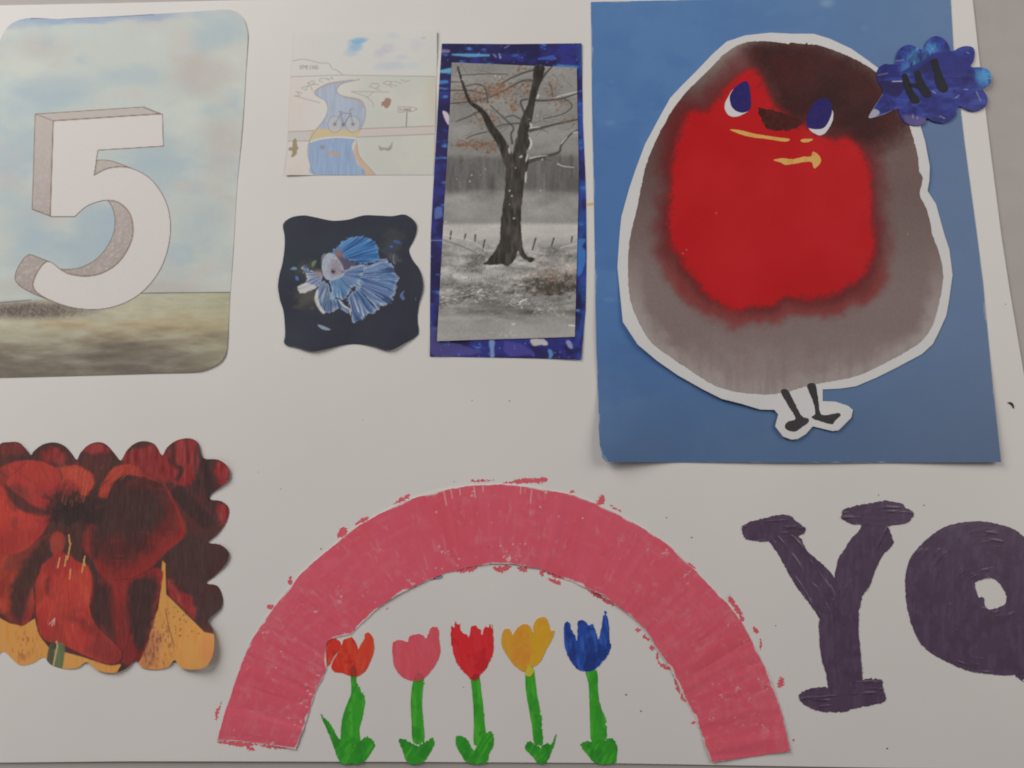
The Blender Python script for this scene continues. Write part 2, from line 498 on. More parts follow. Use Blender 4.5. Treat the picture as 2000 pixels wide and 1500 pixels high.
def paint_sketch(x, y):
    n1 = fbm(x, y, 60, 50, 71, 4); n2 = fbm(x, y, 20, 12, 75, 4)
    c = Canvas(x, y, (197, 197, 194))
    sky = sstep(149, 146, y)
    c.all(0.35 * sky * sstep(560, 700, x), (190, 197, 198))
    for bx, by, r, ry, a, k in [(694, 92, 14, 10, .75, (132, 170, 200)), (700, 80, 16, 6, .8, (120, 165, 198)), (688, 104, 16, 7, .4, (150, 175, 200)), (742, 105, 14, 12, .5, (176, 176, 194)), (755, 95, 14, 10, .45, (176, 174, 192)),
                                (760, 128, 30, 10, .5, (168, 180, 196)), (785, 112, 14, 6, .4, (174, 180, 196)), (768, 70, 14, 6, .4, (170, 190, 198)), (812, 88, 12, 12, .35, (182, 180, 194)), (800, 128, 22, 8, .4, (176, 190, 196)), (826, 74, 6, 3, .5, (160, 170, 185))]:
        w = sstep(1.4, 0.4, np.hypot((x - bx) / r, (y - by) / ry) + (n2 - .5) * 1.2)
        c.all(a * w, k)
    land = sstep(147.5, 149.5, y)
    c.all(0.5 * land * sstep(640, 560, x), (199, 190, 186))
    c.all(0.55 * land * sstep(640, 720, x), (184, 186, 178))
    c.all(0.35 * land * sstep(815, 850, x) * sstep(255, 200, y), (178, 170, 146))
    c.all(0.4 * land * sstep(0.45, 0.7, n1) * sstep(680, 720, x), (176, 186, 182))
    c.all(0.3 * land * sstep(0.45, 0.7, n1) * sstep(640, 560, x), (205, 185, 182))
    ink = (138, 132, 132)
    riv = S([(700, 545), (600, 555), (500, 570), (420, 600), (350, 650), (370, 690), (440, 730), (470, 790), (460, 860), (420, 930), (370, 990), (330, 1040), (300, 1110), (290, 1220), (310, 1320), (345, 1412),
             (800, 1412), (740, 1310), (710, 1220), (690, 1150), (720, 1090), (760, 1010), (800, 930), (815, 830), (790, 750), (730, 715), (640, 700), (580, 680), (550, 640), (580, 590), (640, 565)])
    bank = S([(730, 1130), (710, 1180), (720, 1250), (760, 1330), (800, 1412), (905, 1412), (830, 1340), (770, 1260), (745, 1190)])
    c.fill(bank, (190, 166, 146), 1.0)
    c.fill(riv, lambda a, b: np.where((b > 268)[:, None], np.array([(140, 162, 192)]), np.array([(160, 172, 192)])) + ((fbm(a, b, 3, 30, 81, 3) - .5) * 26)[:, None], 1.0)
    # road and plank bridge over the river
    c.fill(S([(105, 1020), (350, 1010), (330, 1100), (100, 1105)]), (186, 183, 181), 1, .9, sm=False)
    c.fill(S([(770, 990), (1445, 965), (1445, 1040), (730, 1070)]), (190, 183, 180), 1, .9, sm=False)
    c.fill(S([(330, 1010), (450, 990), (620, 1000), (770, 1000), (720, 1070), (560, 1062), (400, 1085), (310, 1110)]), lambda a, b: np.array([(190, 178, 146)]) + (12 * np.sin((a + b * .5) * 1.3))[:, None], 1)
    c.line(S([(310, 1112), (400, 1085), (560, 1068), (725, 1080)]), 1.4, (206, 205, 204), 1, sm=True)
    for L, w in [([(105, 1020), (340, 1008)], .7), ([(100, 1105), (300, 1102)], .7), ([(770, 992), (1445, 966)], .8), ([(735, 1068), (1445, 1040)], .8), ([(130, 515), (600, 500), (1450, 512)], .6),
                 ([(150, 372), (250, 355), (400, 390), (475, 392), (510, 440), (560, 460), (605, 498)], .6), ([(700, 545), (500, 570), (420, 600), (350, 650), (370, 690), (440, 730), (470, 790), (460, 860), (420, 930), (340, 1030), (295, 1130), (288, 1220), (310, 1320), (345, 1412)], .7),
                 ([(760, 540), (640, 565), (580, 590), (550, 640), (580, 680), (640, 700), (730, 715), (790, 750), (815, 830), (800, 930), (760, 1010)], .8), ([(730, 1090), (745, 1190), (770, 1260), (905, 1412)], .7)]:
        c.line(S(L), w, ink, .75, sm=len(L) > 3)
    c.line(S([(600, 560), (430, 605), (360, 650)]), 1.1, (188, 152, 130), .6, sm=True)
    c.line(S([(620, 705), (735, 725), (800, 800)]), 1.4, (176, 150, 130), .6, sm=True)
    # the months written across the two banks
    g = (150, 146, 146)
    for L in ([(165, 690), (215, 690), (190, 655), (235, 665), (180, 650)], [(165, 690), (400, 755)], [(225, 615), (270, 640), (300, 575), (330, 640)], [(235, 612), (300, 600)], [(280, 575), (335, 550), (350, 575), (310, 588), (385, 585)],
              [(450, 535), (410, 528), (390, 550), (425, 568)], [(455, 525), (480, 550)], [(500, 515), (522, 542)], [(468, 538), (510, 530)],
              [(685, 650), (1030, 655)], [(685, 650), (830, 700), (880, 750), (890, 790)], [(830, 705), (890, 655)], [(950, 640), (850, 605), (880, 575), (930, 580), (940, 605), (900, 625)], [(1060, 612), (975, 572), (1010, 555), (1060, 562), (1030, 585), (1105, 600)], [(1080, 555), (1140, 578)], [(1140, 542), (1175, 562), (1222, 548)]):
        c.line(S(L), 0.7, g, .8)
    writing(c, "SPRING", 585, 128, 4.6, 7, (140, 136, 136))
    # signpost, birds, a pair of wheels on the bridge
    c.fill(S([(1115, 790), (1250, 795), (1290, 812), (1250, 830), (1115, 842)]), (196, 195, 192), .8, sm=False)
    c.line(S([(1115, 790), (1250, 795), (1290, 812), (1250, 830), (1115, 842), (1115, 790)]), .6, (130, 126, 124), .8)
    writing(c, "SUMMER", 780, 212, 3.0, 4.6, (120, 116, 114), .5)
    c.line(S([(1195, 845), (1187, 970)]), .9, (110, 106, 104), .85)
    for cx in (535, 700):
        p = [(cx + 65 * math.cos(a), 950 + 75 * math.sin(a)) for a in np.linspace(0, 2 * math.pi, 22)]
        c.fill(S(p[:-1]), (184, 186, 188), 1, .6)
        c.line(S(p), .6, (130, 130, 134), .8)
        for a in np.linspace(0, math.pi, 7)[:-1]:
            c.line(S([(cx - 60 * math.cos(a), 950 - 70 * math.sin(a)), (cx + 60 * math.cos(a), 950 + 70 * math.sin(a))]), .35, (150, 150, 152), .6)
        c.blob(*S([(cx, 950)])[0], 3, (120, 108, 104), .7)
    for L in ([(535, 950), (590, 850), (680, 850), (700, 950)], [(590, 850), (615, 955), (680, 850)], [(570, 835), (610, 838)], [(680, 850), (672, 815), (700, 808)]):
        c.line(S(L), .8, (128, 122, 122), .8)
    c.blob(*S([(612, 955)])[0], 3.4, (120, 100, 100), .7)
    for pts, k in [([(165, 1080), (185, 1090), (190, 1150), (205, 1170), (190, 1190), (180, 1230), (135, 1250), (145, 1200), (112, 1190), (120, 1160), (145, 1160), (150, 1110)], (142, 130, 106)), ([(1000, 710), (1035, 715), (1050, 740), (1030, 790), (1000, 805), (980, 780), (958, 782), (968, 745), (985, 740)], (146, 118, 104)),
                   ([(938, 1150), (975, 1165), (1030, 1160), (1060, 1110), (1060, 1155), (1040, 1190), (990, 1188), (945, 1190)], (150, 145, 138)), ([(430, 1245), (500, 1195), (540, 1210), (590, 1215), (560, 1230), (585, 1252), (520, 1230), (470, 1225)], (186, 150, 128))]:
        c.fill(S(pts), k, .8, .9, rough=1.2, rs=3)
    c.blob(*S([(420, 1160)])[0], 4.5, (130, 128, 140), .7)
    c.line([(574, 63), (566, 180), (559, 330)], .6, (170, 168, 166), .5)
    return c.c
f, b = paper_field(sk_pts, 0)
t = build("sketch_card", f, b, 1.25, curls(0.00022, [(853, 60, 90, 0.0010), (557, 342, 70, 0.0007), (853, 220, 60, 0.0003)]), 0.0002, M_PRINT, paint_sketch, 197)
tag(t, "pale pencil drawing of a blue river between the words MARCH and APRIL", "drawing")

# ================================================================== FISH CUT-OUT
K = lambda p: Z(530, 400, 5.0, p)
fish_pts = K([(115, 190), (190, 125), (310, 103), (420, 120), (560, 150), (640, 155), (760, 142), (900, 103), (1050, 105), (1180, 110), (1300, 95), (1390, 150), (1420, 220), (1400, 320), (1360, 400), (1345, 450), (1380, 540), (1440, 620), (1475, 720), (1478, 830), (1445, 950), (1430, 1050),
              (1430, 1150), (1440, 1220), (1420, 1280), (1300, 1350), (1155, 1418), (1000, 1380), (870, 1360), (720, 1365), (560, 1400), (420, 1425), (340, 1415), (240, 1385), (130, 1360), (135, 1250), (120, 1050), (85, 930), (65, 800), (80, 680), (110, 560), (130, 400), (128, 300)])
TAIL = K([(860, 800), (870, 700), (920, 600), (1000, 570), (1060, 535), (1110, 525), (1150, 560), (1190, 600), (1200, 660), (1235, 700), (1225, 790), (1190, 900), (1160, 965), (1090, 980), (1060, 1010), (1000, 1050), (930, 1070), (895, 1110), (800, 1145), (780, 1050), (750, 960), (740, 900)])
DORS = K([(598, 450), (640, 410), (720, 340), (780, 320), (850, 312), (930, 315), (1000, 350), (1030, 400), (1050, 450), (1045, 530), (1000, 560), (920, 580), (830, 570), (780, 545), (700, 510), (620, 480)])
PECT = K([(560, 740), (640, 690), (720, 640), (800, 600), (915, 580), (905, 660), (870, 700), (862, 835), (800, 790), (750, 880), (700, 925), (660, 905), (620, 912), (570, 910), (590, 820)])
VENT = K([(440, 820), (500, 740), (560, 790), (590, 900), (660, 930), (740, 1010), (775, 1075), (700, 1030), (640, 1020), (560, 1060), (500, 1050), (460, 990), (435, 920)])
LEFT = K([(300, 620), (350, 595), (380, 640), (450, 655), (505, 680), (495, 740), (430, 815), (300, 862), (255, 800), (330, 770), (345, 700)])
BODY = K([(600, 470), (680, 500), (760, 545), (830, 580), (760, 640), (700, 660), (640, 600)])
HEAD = K([(500, 560), (520, 500), (570, 468), (620, 490), (670, 550), (705, 620), (715, 670), (670, 715), (590, 738), (530, 720), (495, 650)])
def fan(origin, c0, c1, c2, fringe, seed, freq=26.0, bright=1.0):
    ox, oy = K([origin])[0]
    def f(poly):
        ps = smooth(poly, 4)
        def k(x, y):
            a = np.arctan2(y - oy, x - ox); r = np.hypot(x - ox, y - oy)
            rays = 0.6 * vnoise(a * freq + fbm(x, y, 30, 30, seed, 2) * 3, r * 0.02, seed) + 0.4 * vnoise(a * freq * 2.7, r * 0.03, seed + 4)
            d = sdpoly(x, y, ps)
            cc = np.array(c0, float) + (np.array(c1, float) - np.array(c0, float)) * sstep(.25, .75, rays)[:, None]
            g = sstep(.55, .95, fbm(x, y, 26, 26, seed + 9, 2) + rays * .3)[:, None]
            cc = cc * (1 - .6 * g) + np.array(c2, float) * .6 * g
            e = sstep(-6, 0.5, d + (rays - .45) * 13)[:, None] * fringe
            dk = sstep(.42, .18, rays)[:, None] * .55
            cc = cc * (1 - dk) + np.array((50, 58, 84.)) * dk
            return cc * (1 - e) + np.array((170, 172, 178.)) * e
        return k
    return f
def paint_fish(x, y):
    n = fbm(x, y, 70, 60, 91, 4)
    c = Canvas(x, y, (46, 49, 60))
    c.all(0.6 * sstep(.45, .7, n), (50, 55, 64))
    c.all(0.5 * sstep(.5, .75, fbm(x, y, 60, 60, 97, 3)) * sstep(600, 780, x), (45, 45, 58))
    for bx, by, r, a, k in [(600, 580, 24, .6, (88, 86, 74)), (603, 528, 22, .45, (80, 84, 66)), (768, 478, 26, .45, (72, 74, 66)), (766, 490, 14, .5, (58, 66, 92)), (770, 505, 10, .4, (92, 86, 82))]:
        w = sstep(1.5, 0.2, np.hypot(x - bx, y - by) / r + (fbm(x, y, 10, 10, 99, 3) - .5) * 1.6)
        c.all(a * w, k)
    for pts, k in [([(400, 560), (440, 545), (420, 590), (395, 605)], (96, 122, 92)), ([(185, 630), (215, 605), (250, 615), (240, 635)], (92, 126, 150)), ([(235, 695), (260, 700), (270, 735), (240, 735)], (76, 100, 160)), ([(1190, 500), (1200, 480), (1195, 540), (1215, 585), (1190, 560)], (104, 128, 160)),
                   ([(1155, 405), (1180, 400), (1180, 420)], (66, 112, 168)), ([(1255, 880), (1300, 835), (1285, 880), (1305, 915), (1280, 930)], (84, 104, 150)), ([(450, 1170), (500, 1180), (580, 1218), (530, 1225), (480, 1205)], (128, 142, 160)), ([(1190, 350), (1230, 345), (1270, 380), (1210, 375)], (60, 84, 140)), ([(1400, 910), (1415, 905), (1410, 945)], (66, 76, 116))]:
        c.fill(K(pts), k, .9, .9)
    c.fill(TAIL, fan((720, 690), (54, 78, 116), (96, 124, 164), (82, 102, 142), .45, 3)(TAIL), .9, rough=4.5, rs=4)
    for k in range(46):
        a = rng.uniform(-.45, 1.35); ox, oy = K([(720, 690)])[0]; r0 = rng.uniform(30, 60); r1 = r0 + rng.uniform(15, 45)
        p = [(ox + r * math.cos(a), oy + r * math.sin(a)) for r in (r0, r1)]
        if sdpoly(np.array([p[1][0]]), np.array([p[1][1]]), TAIL)[0] < 0:
            c.line(p, [.2, .8], (150, 164, 192) if rng.random() < .6 else (64, 72, 108), .6, .7)
    for q in ([(930, 900), (1000, 960), (1040, 1020)], [(850, 930), (880, 1010), (900, 1080)], [(990, 920), (1060, 960), (1090, 980)], [(800, 900), (830, 980), (850, 1040)]):
        c.line(K(q), [.5, 1.6], (184, 184, 184), .75, 1)
    c.fill(VENT, fan((560, 690), (50, 72, 108), (80, 110, 150), (104, 120, 142), .45, 7)(VENT), .9, rough=3.5, rs=4)
    c.line(K([(450, 840), (440, 920), (470, 1000), (510, 1050)]), [2, 4, 3.4, 3], (186, 184, 182), .8, 1.2, True)
    c.line(K([(530, 820), (500, 900), (490, 960)]), [1, 2, 1], (180, 182, 182), .6, 1.2, True)
    c.line(K([(665, 930), (700, 980), (760, 1020), (775, 1075)]), [1, 1.6, 1], (190, 190, 190), .85, .9, True)
    c.fill(BODY, (76, 74, 94), 2)
    c.fill(DORS, fan((560, 560), (44, 82, 134), (72, 120, 170), (62, 88, 146), .25, 11, 30)(DORS), .9, rough=4.5, rs=4)
    for bx, by, r in [(655, 470, 9), (668, 490, 7)]:
        w = sstep(1.4, .2, np.hypot(x - K([(bx, by)])[0][0], y - K([(bx, by)])[0][1]) / r)
        c.all(.75 * w, (128, 92, 92))
    c.fill(LEFT, fan((560, 690), (84, 102, 142), (126, 140, 166), (160, 162, 162), .55, 15, 18)(LEFT), .9, rough=3.5, rs=4)
    c.all(.7 * sstep(1.5, .3, np.hypot((x - 622) / 9, (y - 534) / 8)), (130, 108, 106))
    c.fill(K([(255, 800), (330, 770), (430, 790), (420, 820), (300, 862)]), (184, 182, 176), 1.5, .75, rough=1.5)
    c.fill(PECT, fan((630, 660), (64, 100, 140), (102, 142, 176), (100, 108, 146), .5, 19, 22)(PECT), .9, rough=3, rs=4)
    c.fill(HEAD, (146, 155, 168), 1.0, rough=1)
    c.all(.8 * sstep(1.3, .3, np.hypot((x - 655) / 15, (y - 524) / 17) + (fbm(x, y, 6, 6, 44, 3) - .5) * .8), (126, 117, 130))
    i = c.near(HEAD, 0)
    w = sstep(0, -4, sdpoly(c.x[i], c.y[i], HEAD)) * sstep(.55, .68, fbm(c.x[i], c.y[i], 3.2, 3.2, 55, 2))
    c.put(i, .45 * w, (112, 112, 126))
    c.blob(651, 530, 5, (92, 86, 98), .9, .4); c.blob(651, 530, 2.8, (44, 42, 52), 1, .3); c.blob(653, 528, .9, (170, 172, 180), 1, .4)
    c.blob(669, 531, 3, (84, 74, 84), .6)
    c.fill(K([(490, 520), (500, 490), (530, 475), (510, 540), (505, 600), (492, 600)]), (170, 180, 188), 2, .5)
    return c.c
FISH_Z = curls(0.00025, [(610, 690, 90, 0.0016), (760, 684, 80, 0.0014), (820, 560, 70, 0.0006), (548, 560, 60, 0.0005), (800, 420, 70, 0.0006)])
t = thing("fish_cutout", (680, 550), "dark wavy edged cutout printed with a pale blue long finned fish", "picture cutout")
f, b = paper_field(fish_pts, 4)
paint_fish_r = lambda x, y: (globals().__setitem__('rng', np.random.default_rng(7)), paint_fish(x, y))[1]
build("dark_sheet", f, b, 1.25, FISH_Z, 0.0003, M_PRINT, paint_fish_r, 180, t)
for nm, poly, dz in (("tail_fin", TAIL, 4), ("back_fin", DORS, 5), ("belly_fin", VENT, 5), ("side_fin", PECT, 7), ("side_fin", LEFT, 7), ("fish_head", HEAD, 9)):
    f, b = paper_field(poly, 4)
    build(nm, f, b, 1.25, (lambda k: lambda x, y: FISH_Z(x, y) + k * 0.000008)(dz), 0.00004, M_PRINT, paint_fish_r, 180, t)

# ================================================================== BLUE PAINTED SHEET AND TREE PRINT
T1 = lambda p: Z(830, 70, 4.6875, p)
T2 = lambda p: Z(830, 390, 4.6875, p)
foil_pts = [(863, 85), (1000, 86), (1136, 84.5), (1137, 140), (1138.5, 240), (1143, 337), (1144.7, 390), (1145.7, 497), (1144, 603), (1135, 702), (1000, 699), (839.6, 696), (840, 580), (841.7, 454), (845, 390), (851, 283), (857, 180)]
def blue_mix(x, y, s, sx, sy):
    a = fbm(x, y, sx, sy, s, 5); b = fbm(x, y, sx * 1.6, sy * 1.3, s + 20, 4); d = fbm(x, y, sx * .7, sy * .35, s + 40, 4)
    c = Canvas(x, y, (40, 37, 82))
    c.all(.8 * sstep(.42, .62, a), (46, 50, 124))
    c.all(.9 * sstep(.5, .62, b), (34, 32, 68))
    c.all(.7 * sstep(.62, .74, d), (48, 82, 152))
    c.all(.6 * sstep(.7, .8, d), (86, 136, 182))
    return c
def paint_foil(x, y):
    c = blue_mix(x, y, 101, 46, 34)
    c.all(.5 * sstep(1110, 1140, x) * sstep(.4, .6, fbm(x, y, 20, 40, 5, 3)), (44, 92, 170))
    for L, w, k in [(T1([(250, 172), (400, 178), (585, 178)]), [1.5, 3.5, 2], (92, 160, 196)), (T1([(150, 325), (240, 315)]), [3, 5], (104, 168, 200)), (T1([(140, 425), (200, 420)]), [4, 3], (62, 126, 188)), (T1([(160, 140), (215, 140)]), [4, 3], (120, 112, 160)),
                    (T1([(1040, 210), (1170, 200)]), [2, 5], (60, 84, 168)), (T1([(630, 170), (650, 195)]), [1, 1], (150, 160, 196)), (T1([(680, 165), (690, 200)]), [1, 1.6], (160, 168, 200)), (T1([(730, 110), (770, 90)]), [1, 1], (120, 124, 172))]:
        c.line(L, w, k, .8, 1.6)
    c.fill(T1([(160, 690), (200, 700), (225, 740), (222, 815), (190, 780)]), (178, 166, 180), .8)
    for P, k in [([(975, 1275), (1090, 1270), (1130, 1330), (1060, 1335), (990, 1330)], (198, 196, 190)), ([(590, 1300), (640, 1300), (630, 1440), (600, 1445)], (120, 148, 190)), ([(1300, 1290), (1350, 1320), (1350, 1370), (1310, 1350)], (140, 150, 190)), ([(1130, 1370), (1170, 1390), (1150, 1450), (1130, 1430)], (86, 138, 196)),
                 ([(1395, 370), (1470, 370), (1440, 430), (1470, 480), (1470, 600), (1400, 700), (1390, 500)], (56, 112, 180)), ([(90, 80), (160, 70), (150, 150), (90, 180)], (80, 104, 162)), ([(60, 1140), (180, 1300), (300, 1320), (520, 1400), (300, 1430), (60, 1420)], (74, 70, 128)), ([(730, 1300), (900, 1330), (1000, 1420), (760, 1420)], (70, 66, 140))]:
        c.fill(T2(P), k, 1.6, .8, rough=3, rs=9)
    for k in range(40):
        c.blob(rng.uniform(840, 1145), rng.choice([rng.uniform(668, 700), rng.uniform(86, 125)]), rng.uniform(.6, 1.4), (140, 152, 196), .6)
    c.line(T2([(50, 374), (160, 374)]), .6, (150, 148, 165), .8)
    c.line(T1([(150, 100), (140, 330)]), .6, (120, 120, 150), .4)
    return c.c
f, b = paper_field(foil_pts, 0)
FOIL_Z = curls(0.00025, [(1136, 84, 90, 0.0005), (1135, 702, 90, 0.0006), (840, 696, 60, 0.0003)])
FOIL_R = lambda x, y: 0.00005 * (fbm(x, y, 14, 10, 7, 3) - .5)
t = build("painted_backing_sheet", f, b, STEP, FOIL_Z, 0.0003, M_GLOSSY, paint_foil, 182, relief=FOIL_R)
tag(t, "glossy sheet streaked in navy and bright blue, framing the grey tree picture", "painted paper")

tree_pts = [(882, 122), (960, 125), (1050, 129), (1126.5, 132), (1127.6, 198), (1130.5, 326), (1129.7, 390), (1127, 497), (1122.7, 657.7), (1040, 660.5), (950, 663), (853.5, 666.3), (858, 580), (865, 454), (869.5, 369), (879, 209)]
TRUNK = T1([(1090, 278), (1000, 275), (990, 400), (960, 520), (930, 650), (880, 760), (850, 880), (830, 960), (800, 1085), (765, 1060), (735, 1000), (700, 1060), (735, 1180), (740, 1300), (725, 1480)]) + \
    T2([(700, 150), (690, 300), (685, 380), (630, 480), (590, 540), (540, 590), (620, 600), (700, 590), (760, 612), (830, 530), (850, 470), (880, 520), (960, 572), (1000, 540), (930, 510), (895, 420), (880, 300), (880, 150)]) + \
    T1([(892, 1480), (915, 1300), (945, 1160), (930, 1060), (960, 980), (945, 900), (960, 830), (990, 720), (1010, 600), (1040, 480), (1080, 380)])
LIMB = [(770, 1150), (705, 985), (600, 830), (545, 720), (480, 655), (410, 600), (350, 450), (300, 285)]
def paint_tree(x, y):
    rg = np.random.default_rng(11)
    n = fbm(x, y, 60, 26, 111, 5); fine = fbm(x, y, 7, 4, 113, 3); vert = fbm(x, y, 9, 60, 115, 4)
    v = np.full(x.shape, 124.0) + (n - .5) * 36
    w = sstep(292, 318, y + (n - .5) * 40) * sstep(392, 368, y + (n - .5) * 26)
    v = v * (1 - w) + (92 + (vert - .5) * 46) * w
    w = sstep(368, 390, y) * sstep(440, 400, y); v = v * (1 - w * .7) + (136 + (n - .5) * 60) * w * .7
    w = sstep(432, 442, y); v = v * (1 - w) + (166 + (n - .5) * 24) * w
    w = sstep(455, 486, y + (n - .5) * 24); v = v * (1 - w) + (138 + (n - .5) * 70 + (fine - .5) * 40) * w
    w = sstep(560, 585, y + (n - .5) * 20); v = v * (1 - w) + (116 + (n - .5) * 44) * w
    w = sstep(596, 640, y + (n - .5) * 26); v = v * (1 - w) + (140 + (n - .5) * 24) * w
    w = sstep(1.5, .3, np.hypot((x - 980) / 60, (y - 602) / 14)); v = v * (1 - w * .85) + 86 * w * .85
    for bx, by, rx, ry, kk, aa in [(930, 512, 16, 16, 84, .7), (900, 500, 26, 12, 168, .5), (965, 535, 34, 8, 158, .5), (1085, 505, 30, 12, 112, .6), (900, 560, 40, 8, 128, .5), (930, 575, 40, 8, 92, .6), (880, 640, 60, 10, 132, .4)]:
        w = sstep(1.6, .2, np.hypot((x - bx) / rx, (y - by) / ry) + (fine - .5) * 1.2); v = v * (1 - w * aa) + kk * w * aa
    v = v + (fbm(x, y, 2.6, 2.6, 117, 2) - .5) * 14
    gt = sstep(470, 500, y) * sstep(640, 600, y)
    v = v + gt * (fbm(x + 8 * fbm(x, y, 20, 20, 123, 2), y, 40, 10, 119, 4) - .5) * 110 + gt * (fbm(x, y, 6, 4, 121, 3) - .5) * 26
    c = Canvas(x, y, 0)
    c.c = np.stack([v * 1.005, v, v * .99], -1)
    g = lambda k: (k * 1.01, k, k * .985)
    # grass of dashes: light and dark flecks
    def flecks(cx, cy, rx, ry, num, lo, hi, ln, tilt=0.0, brown=0.0):
        for _ in range(num * 2):
            a, b = rg.normal(cx, rx), rg.normal(cy, ry)
            k = rg.uniform(lo, hi); th = tilt + rg.normal(0, .45); L = ln * rg.uniform(.25, .9)
            kk = g(k) if rg.random() > brown else (k * 1.22, k * .96, k * .74)
            c.line([(a, b), (a + L * math.sin(th), b - L * math.cos(th))], [.8, .2], kk, rg.uniform(.25, .7), .7)
    flecks(925, 505, 22, 14, 90, 80, 190, 7, .9)
    flecks(960, 545, 30, 12, 170, 70, 175, 9)
    w = sstep(1.4, .35, np.hypot((x - 1080) / 62, (y - 560) / 19) + (fine - .5) * 1.2)
    c.all(.9 * w, lambda a, b: np.stack([44 + 40 * fine, 41 + 36 * fine, 38 + 34 * fine], -1))
    w = sstep(1.4, .35, np.hypot((x - 952) / 26, (y - 566) / 13) + (fine - .5) * 1.4); c.all(.6 * w, g(78))
    flecks(1075, 545, 34, 8, 200, 50, 150, 8, 0, .35)
    flecks(1095, 530, 22, 10, 60, 90, 165, 8, 0, .8)
    flecks(930, 572, 26, 8, 70, 150, 215, 9, 1.35)
    flecks(1015, 588, 14, 6, 60, 150, 220, 7, 1.3)
    flecks(1060, 602, 26, 8, 60, 110, 205, 7, 1.4)
    flecks(870, 580, 12, 10, 24, 160, 215, 10, 1.5)
    flecks(1090, 500, 26, 12, 60, 120, 190, 9, 1.2)
    flecks(960, 655, 30, 3, 20, 150, 195, 12, 1.5)
    # fence
    for p, q in [((240, 290), (232, 360)), ((372, 318), (362, 362)), ((462, 325), (458, 385)), ((548, 372), (530, 460)), ((1015, 355), (985, 458)), ((1180, 355), (1160, 425)), ((1348, 340), (1342, 385))]:
        c.line(T2([p, q]), [1.9, 1.6], g(70), .9); c.line(T2([(p[0] + 12, p[1]), (q[0] + 12, q[1])]), .7, g(168), .7)
    c.line(T2([(165, 318), (300, 345), (440, 380), (560, 470)]), .8, g(185), .8); c.line(T2([(170, 370), (320, 420), (480, 490)]), 1.1, g(88), .7)
    c.line(T2([(1240, 440), (1390, 400)]), 1, g(184), .7); c.line(T2([(1270, 320), (1395, 300)]), .9, g(178), .7)
    # twigs
    tw = [([(960, 868), (1060, 845), (1200, 808), (1400, 765)], [3, 2, 1.5]), ([(925, 1165), (1060, 1112), (1220, 1070), (1250, 1000), (1330, 905), (1400, 860)], [3.2, 2, 1.2]), ([(1000, 590), (1100, 592), (1250, 575), (1395, 525)], [2, 1.2]), ([(1000, 410), (900, 410), (760, 480), (600, 560), (410, 602), (240, 618)], [2, 1.2, 1.2]),
          ([(1000, 310), (900, 340), (780, 390), (700, 440)], [2, 1]), ([(905, 690), (875, 600), (940, 580)], [2, 1.4]), ([(575, 610), (552, 480), (480, 442), (370, 462)], [1.5, 1]), ([(800, 985), (788, 900), (810, 840), (720, 750), (600, 640)], [1.8, 1.1]), ([(860, 800), (740, 810), (660, 832)], [1.4, .9]), ([(870, 760), (810, 730), (740, 745)], [1.2, .9]),
          ([(560, 880), (440, 910), (380, 940)], [1.1, .8]), ([(240, 500), (400, 500), (600, 540)], [1.3, .9]), ([(500, 690), (400, 740), (290, 782)], [1.3, .8]), ([(1060, 410), (1110, 340), (1160, 285)], [2.2, 1.4]), ([(1270, 575), (1330, 610), (1340, 660), (1250, 720), (1080, 760)], [1.2, .8]), ([(330, 360), (520, 350), (760, 350)], [.8, .7]), ([(240, 420), (360, 425)], [.9, .7]), ([(1170, 580), (1160, 480), (1130, 420)], [1, .7]), ([(960, 1160), (1060, 1130), (1150, 1140)], [1, .7])]
    for P, ww in tw:
        c.line(T1(P), [q * 1.15 for q in ww], g(62), .85, .9, True)
    for P in ([(940, 850), (1000, 838), (1050, 835)], [(960, 1120), (1050, 1102), (1120, 1095)], [(1170, 570), (1260, 545), (1390, 515)], [(1250, 985), (1300, 925)], [(1215, 1170), (1260, 1192), (1360, 1205)], [(1360, 885), (1400, 880)], [(630, 365), (690, 378)]):
        c.line(T1(P), [1.2, .8], g(190), .75, .8, True)
    for _ in range(60):
        a, b = T1([(rg.uniform(250, 1380), rg.uniform(290, 900))])[0]; th = rg.normal(0, .5) + (math.pi if rg.random() < .5 else 0); L = rg.uniform(12, 38); q = rg.normal(0, .5)
        c.line([(a, b), (a + L * .5 * math.cos(th), b - L * .5 * math.sin(th)), (a + L * math.cos(th + q), b - L * math.sin(th + q))], [.8, .3], g(rg.uniform(66, 100)), .6, .8, True)
    # brown leaves
    for cx, cy, rx, ry, num in [(700, 490, 110, 50, 150), (470, 560, 130, 45, 130), (480, 990, 130, 22, 120), (820, 640, 30, 40, 34), (930, 480, 40, 40, 30), (1150, 450, 50, 60, 26), (1250, 620, 60, 30, 22), (520, 780, 60, 40, 30), (620, 740, 40, 30, 18), (1290, 790, 50, 30, 16), (620, 1040, 30, 30, 18), (900, 300, 50, 20, 14)]:
        for _ in range(int(num * 1.5)):
            a, b = T1([(rg.normal(cx, rx), rg.normal(cy, ry))])[0]
            k = rg.uniform(.72, 1.12)
            c.blob(a, b, rg.uniform(1.0, 2.8), (122 * k, 90 * k, 68 * k), rg.uniform(.3, .75), .5, rg.uniform(.8, 2.2))
    # limb and trunk
    bark = lambda a, b: (np.array([(50, 47, 44)]) + ((fbm(a, b, 5, 18, 131, 4) - .5) * 52)[:, None] + (12 * sstep(40, 8, abs(a - 1006 + (b - 300) * .03)))[:, None])
    c.line(T1(LIMB), [11, 9, 7.5, 5.5, 4.5, 3.6, 2.4, 1.6], bark, 1, 1.0, True)
    c.fill(TRUNK, bark, 1.0, rough=1.6, rs=7)
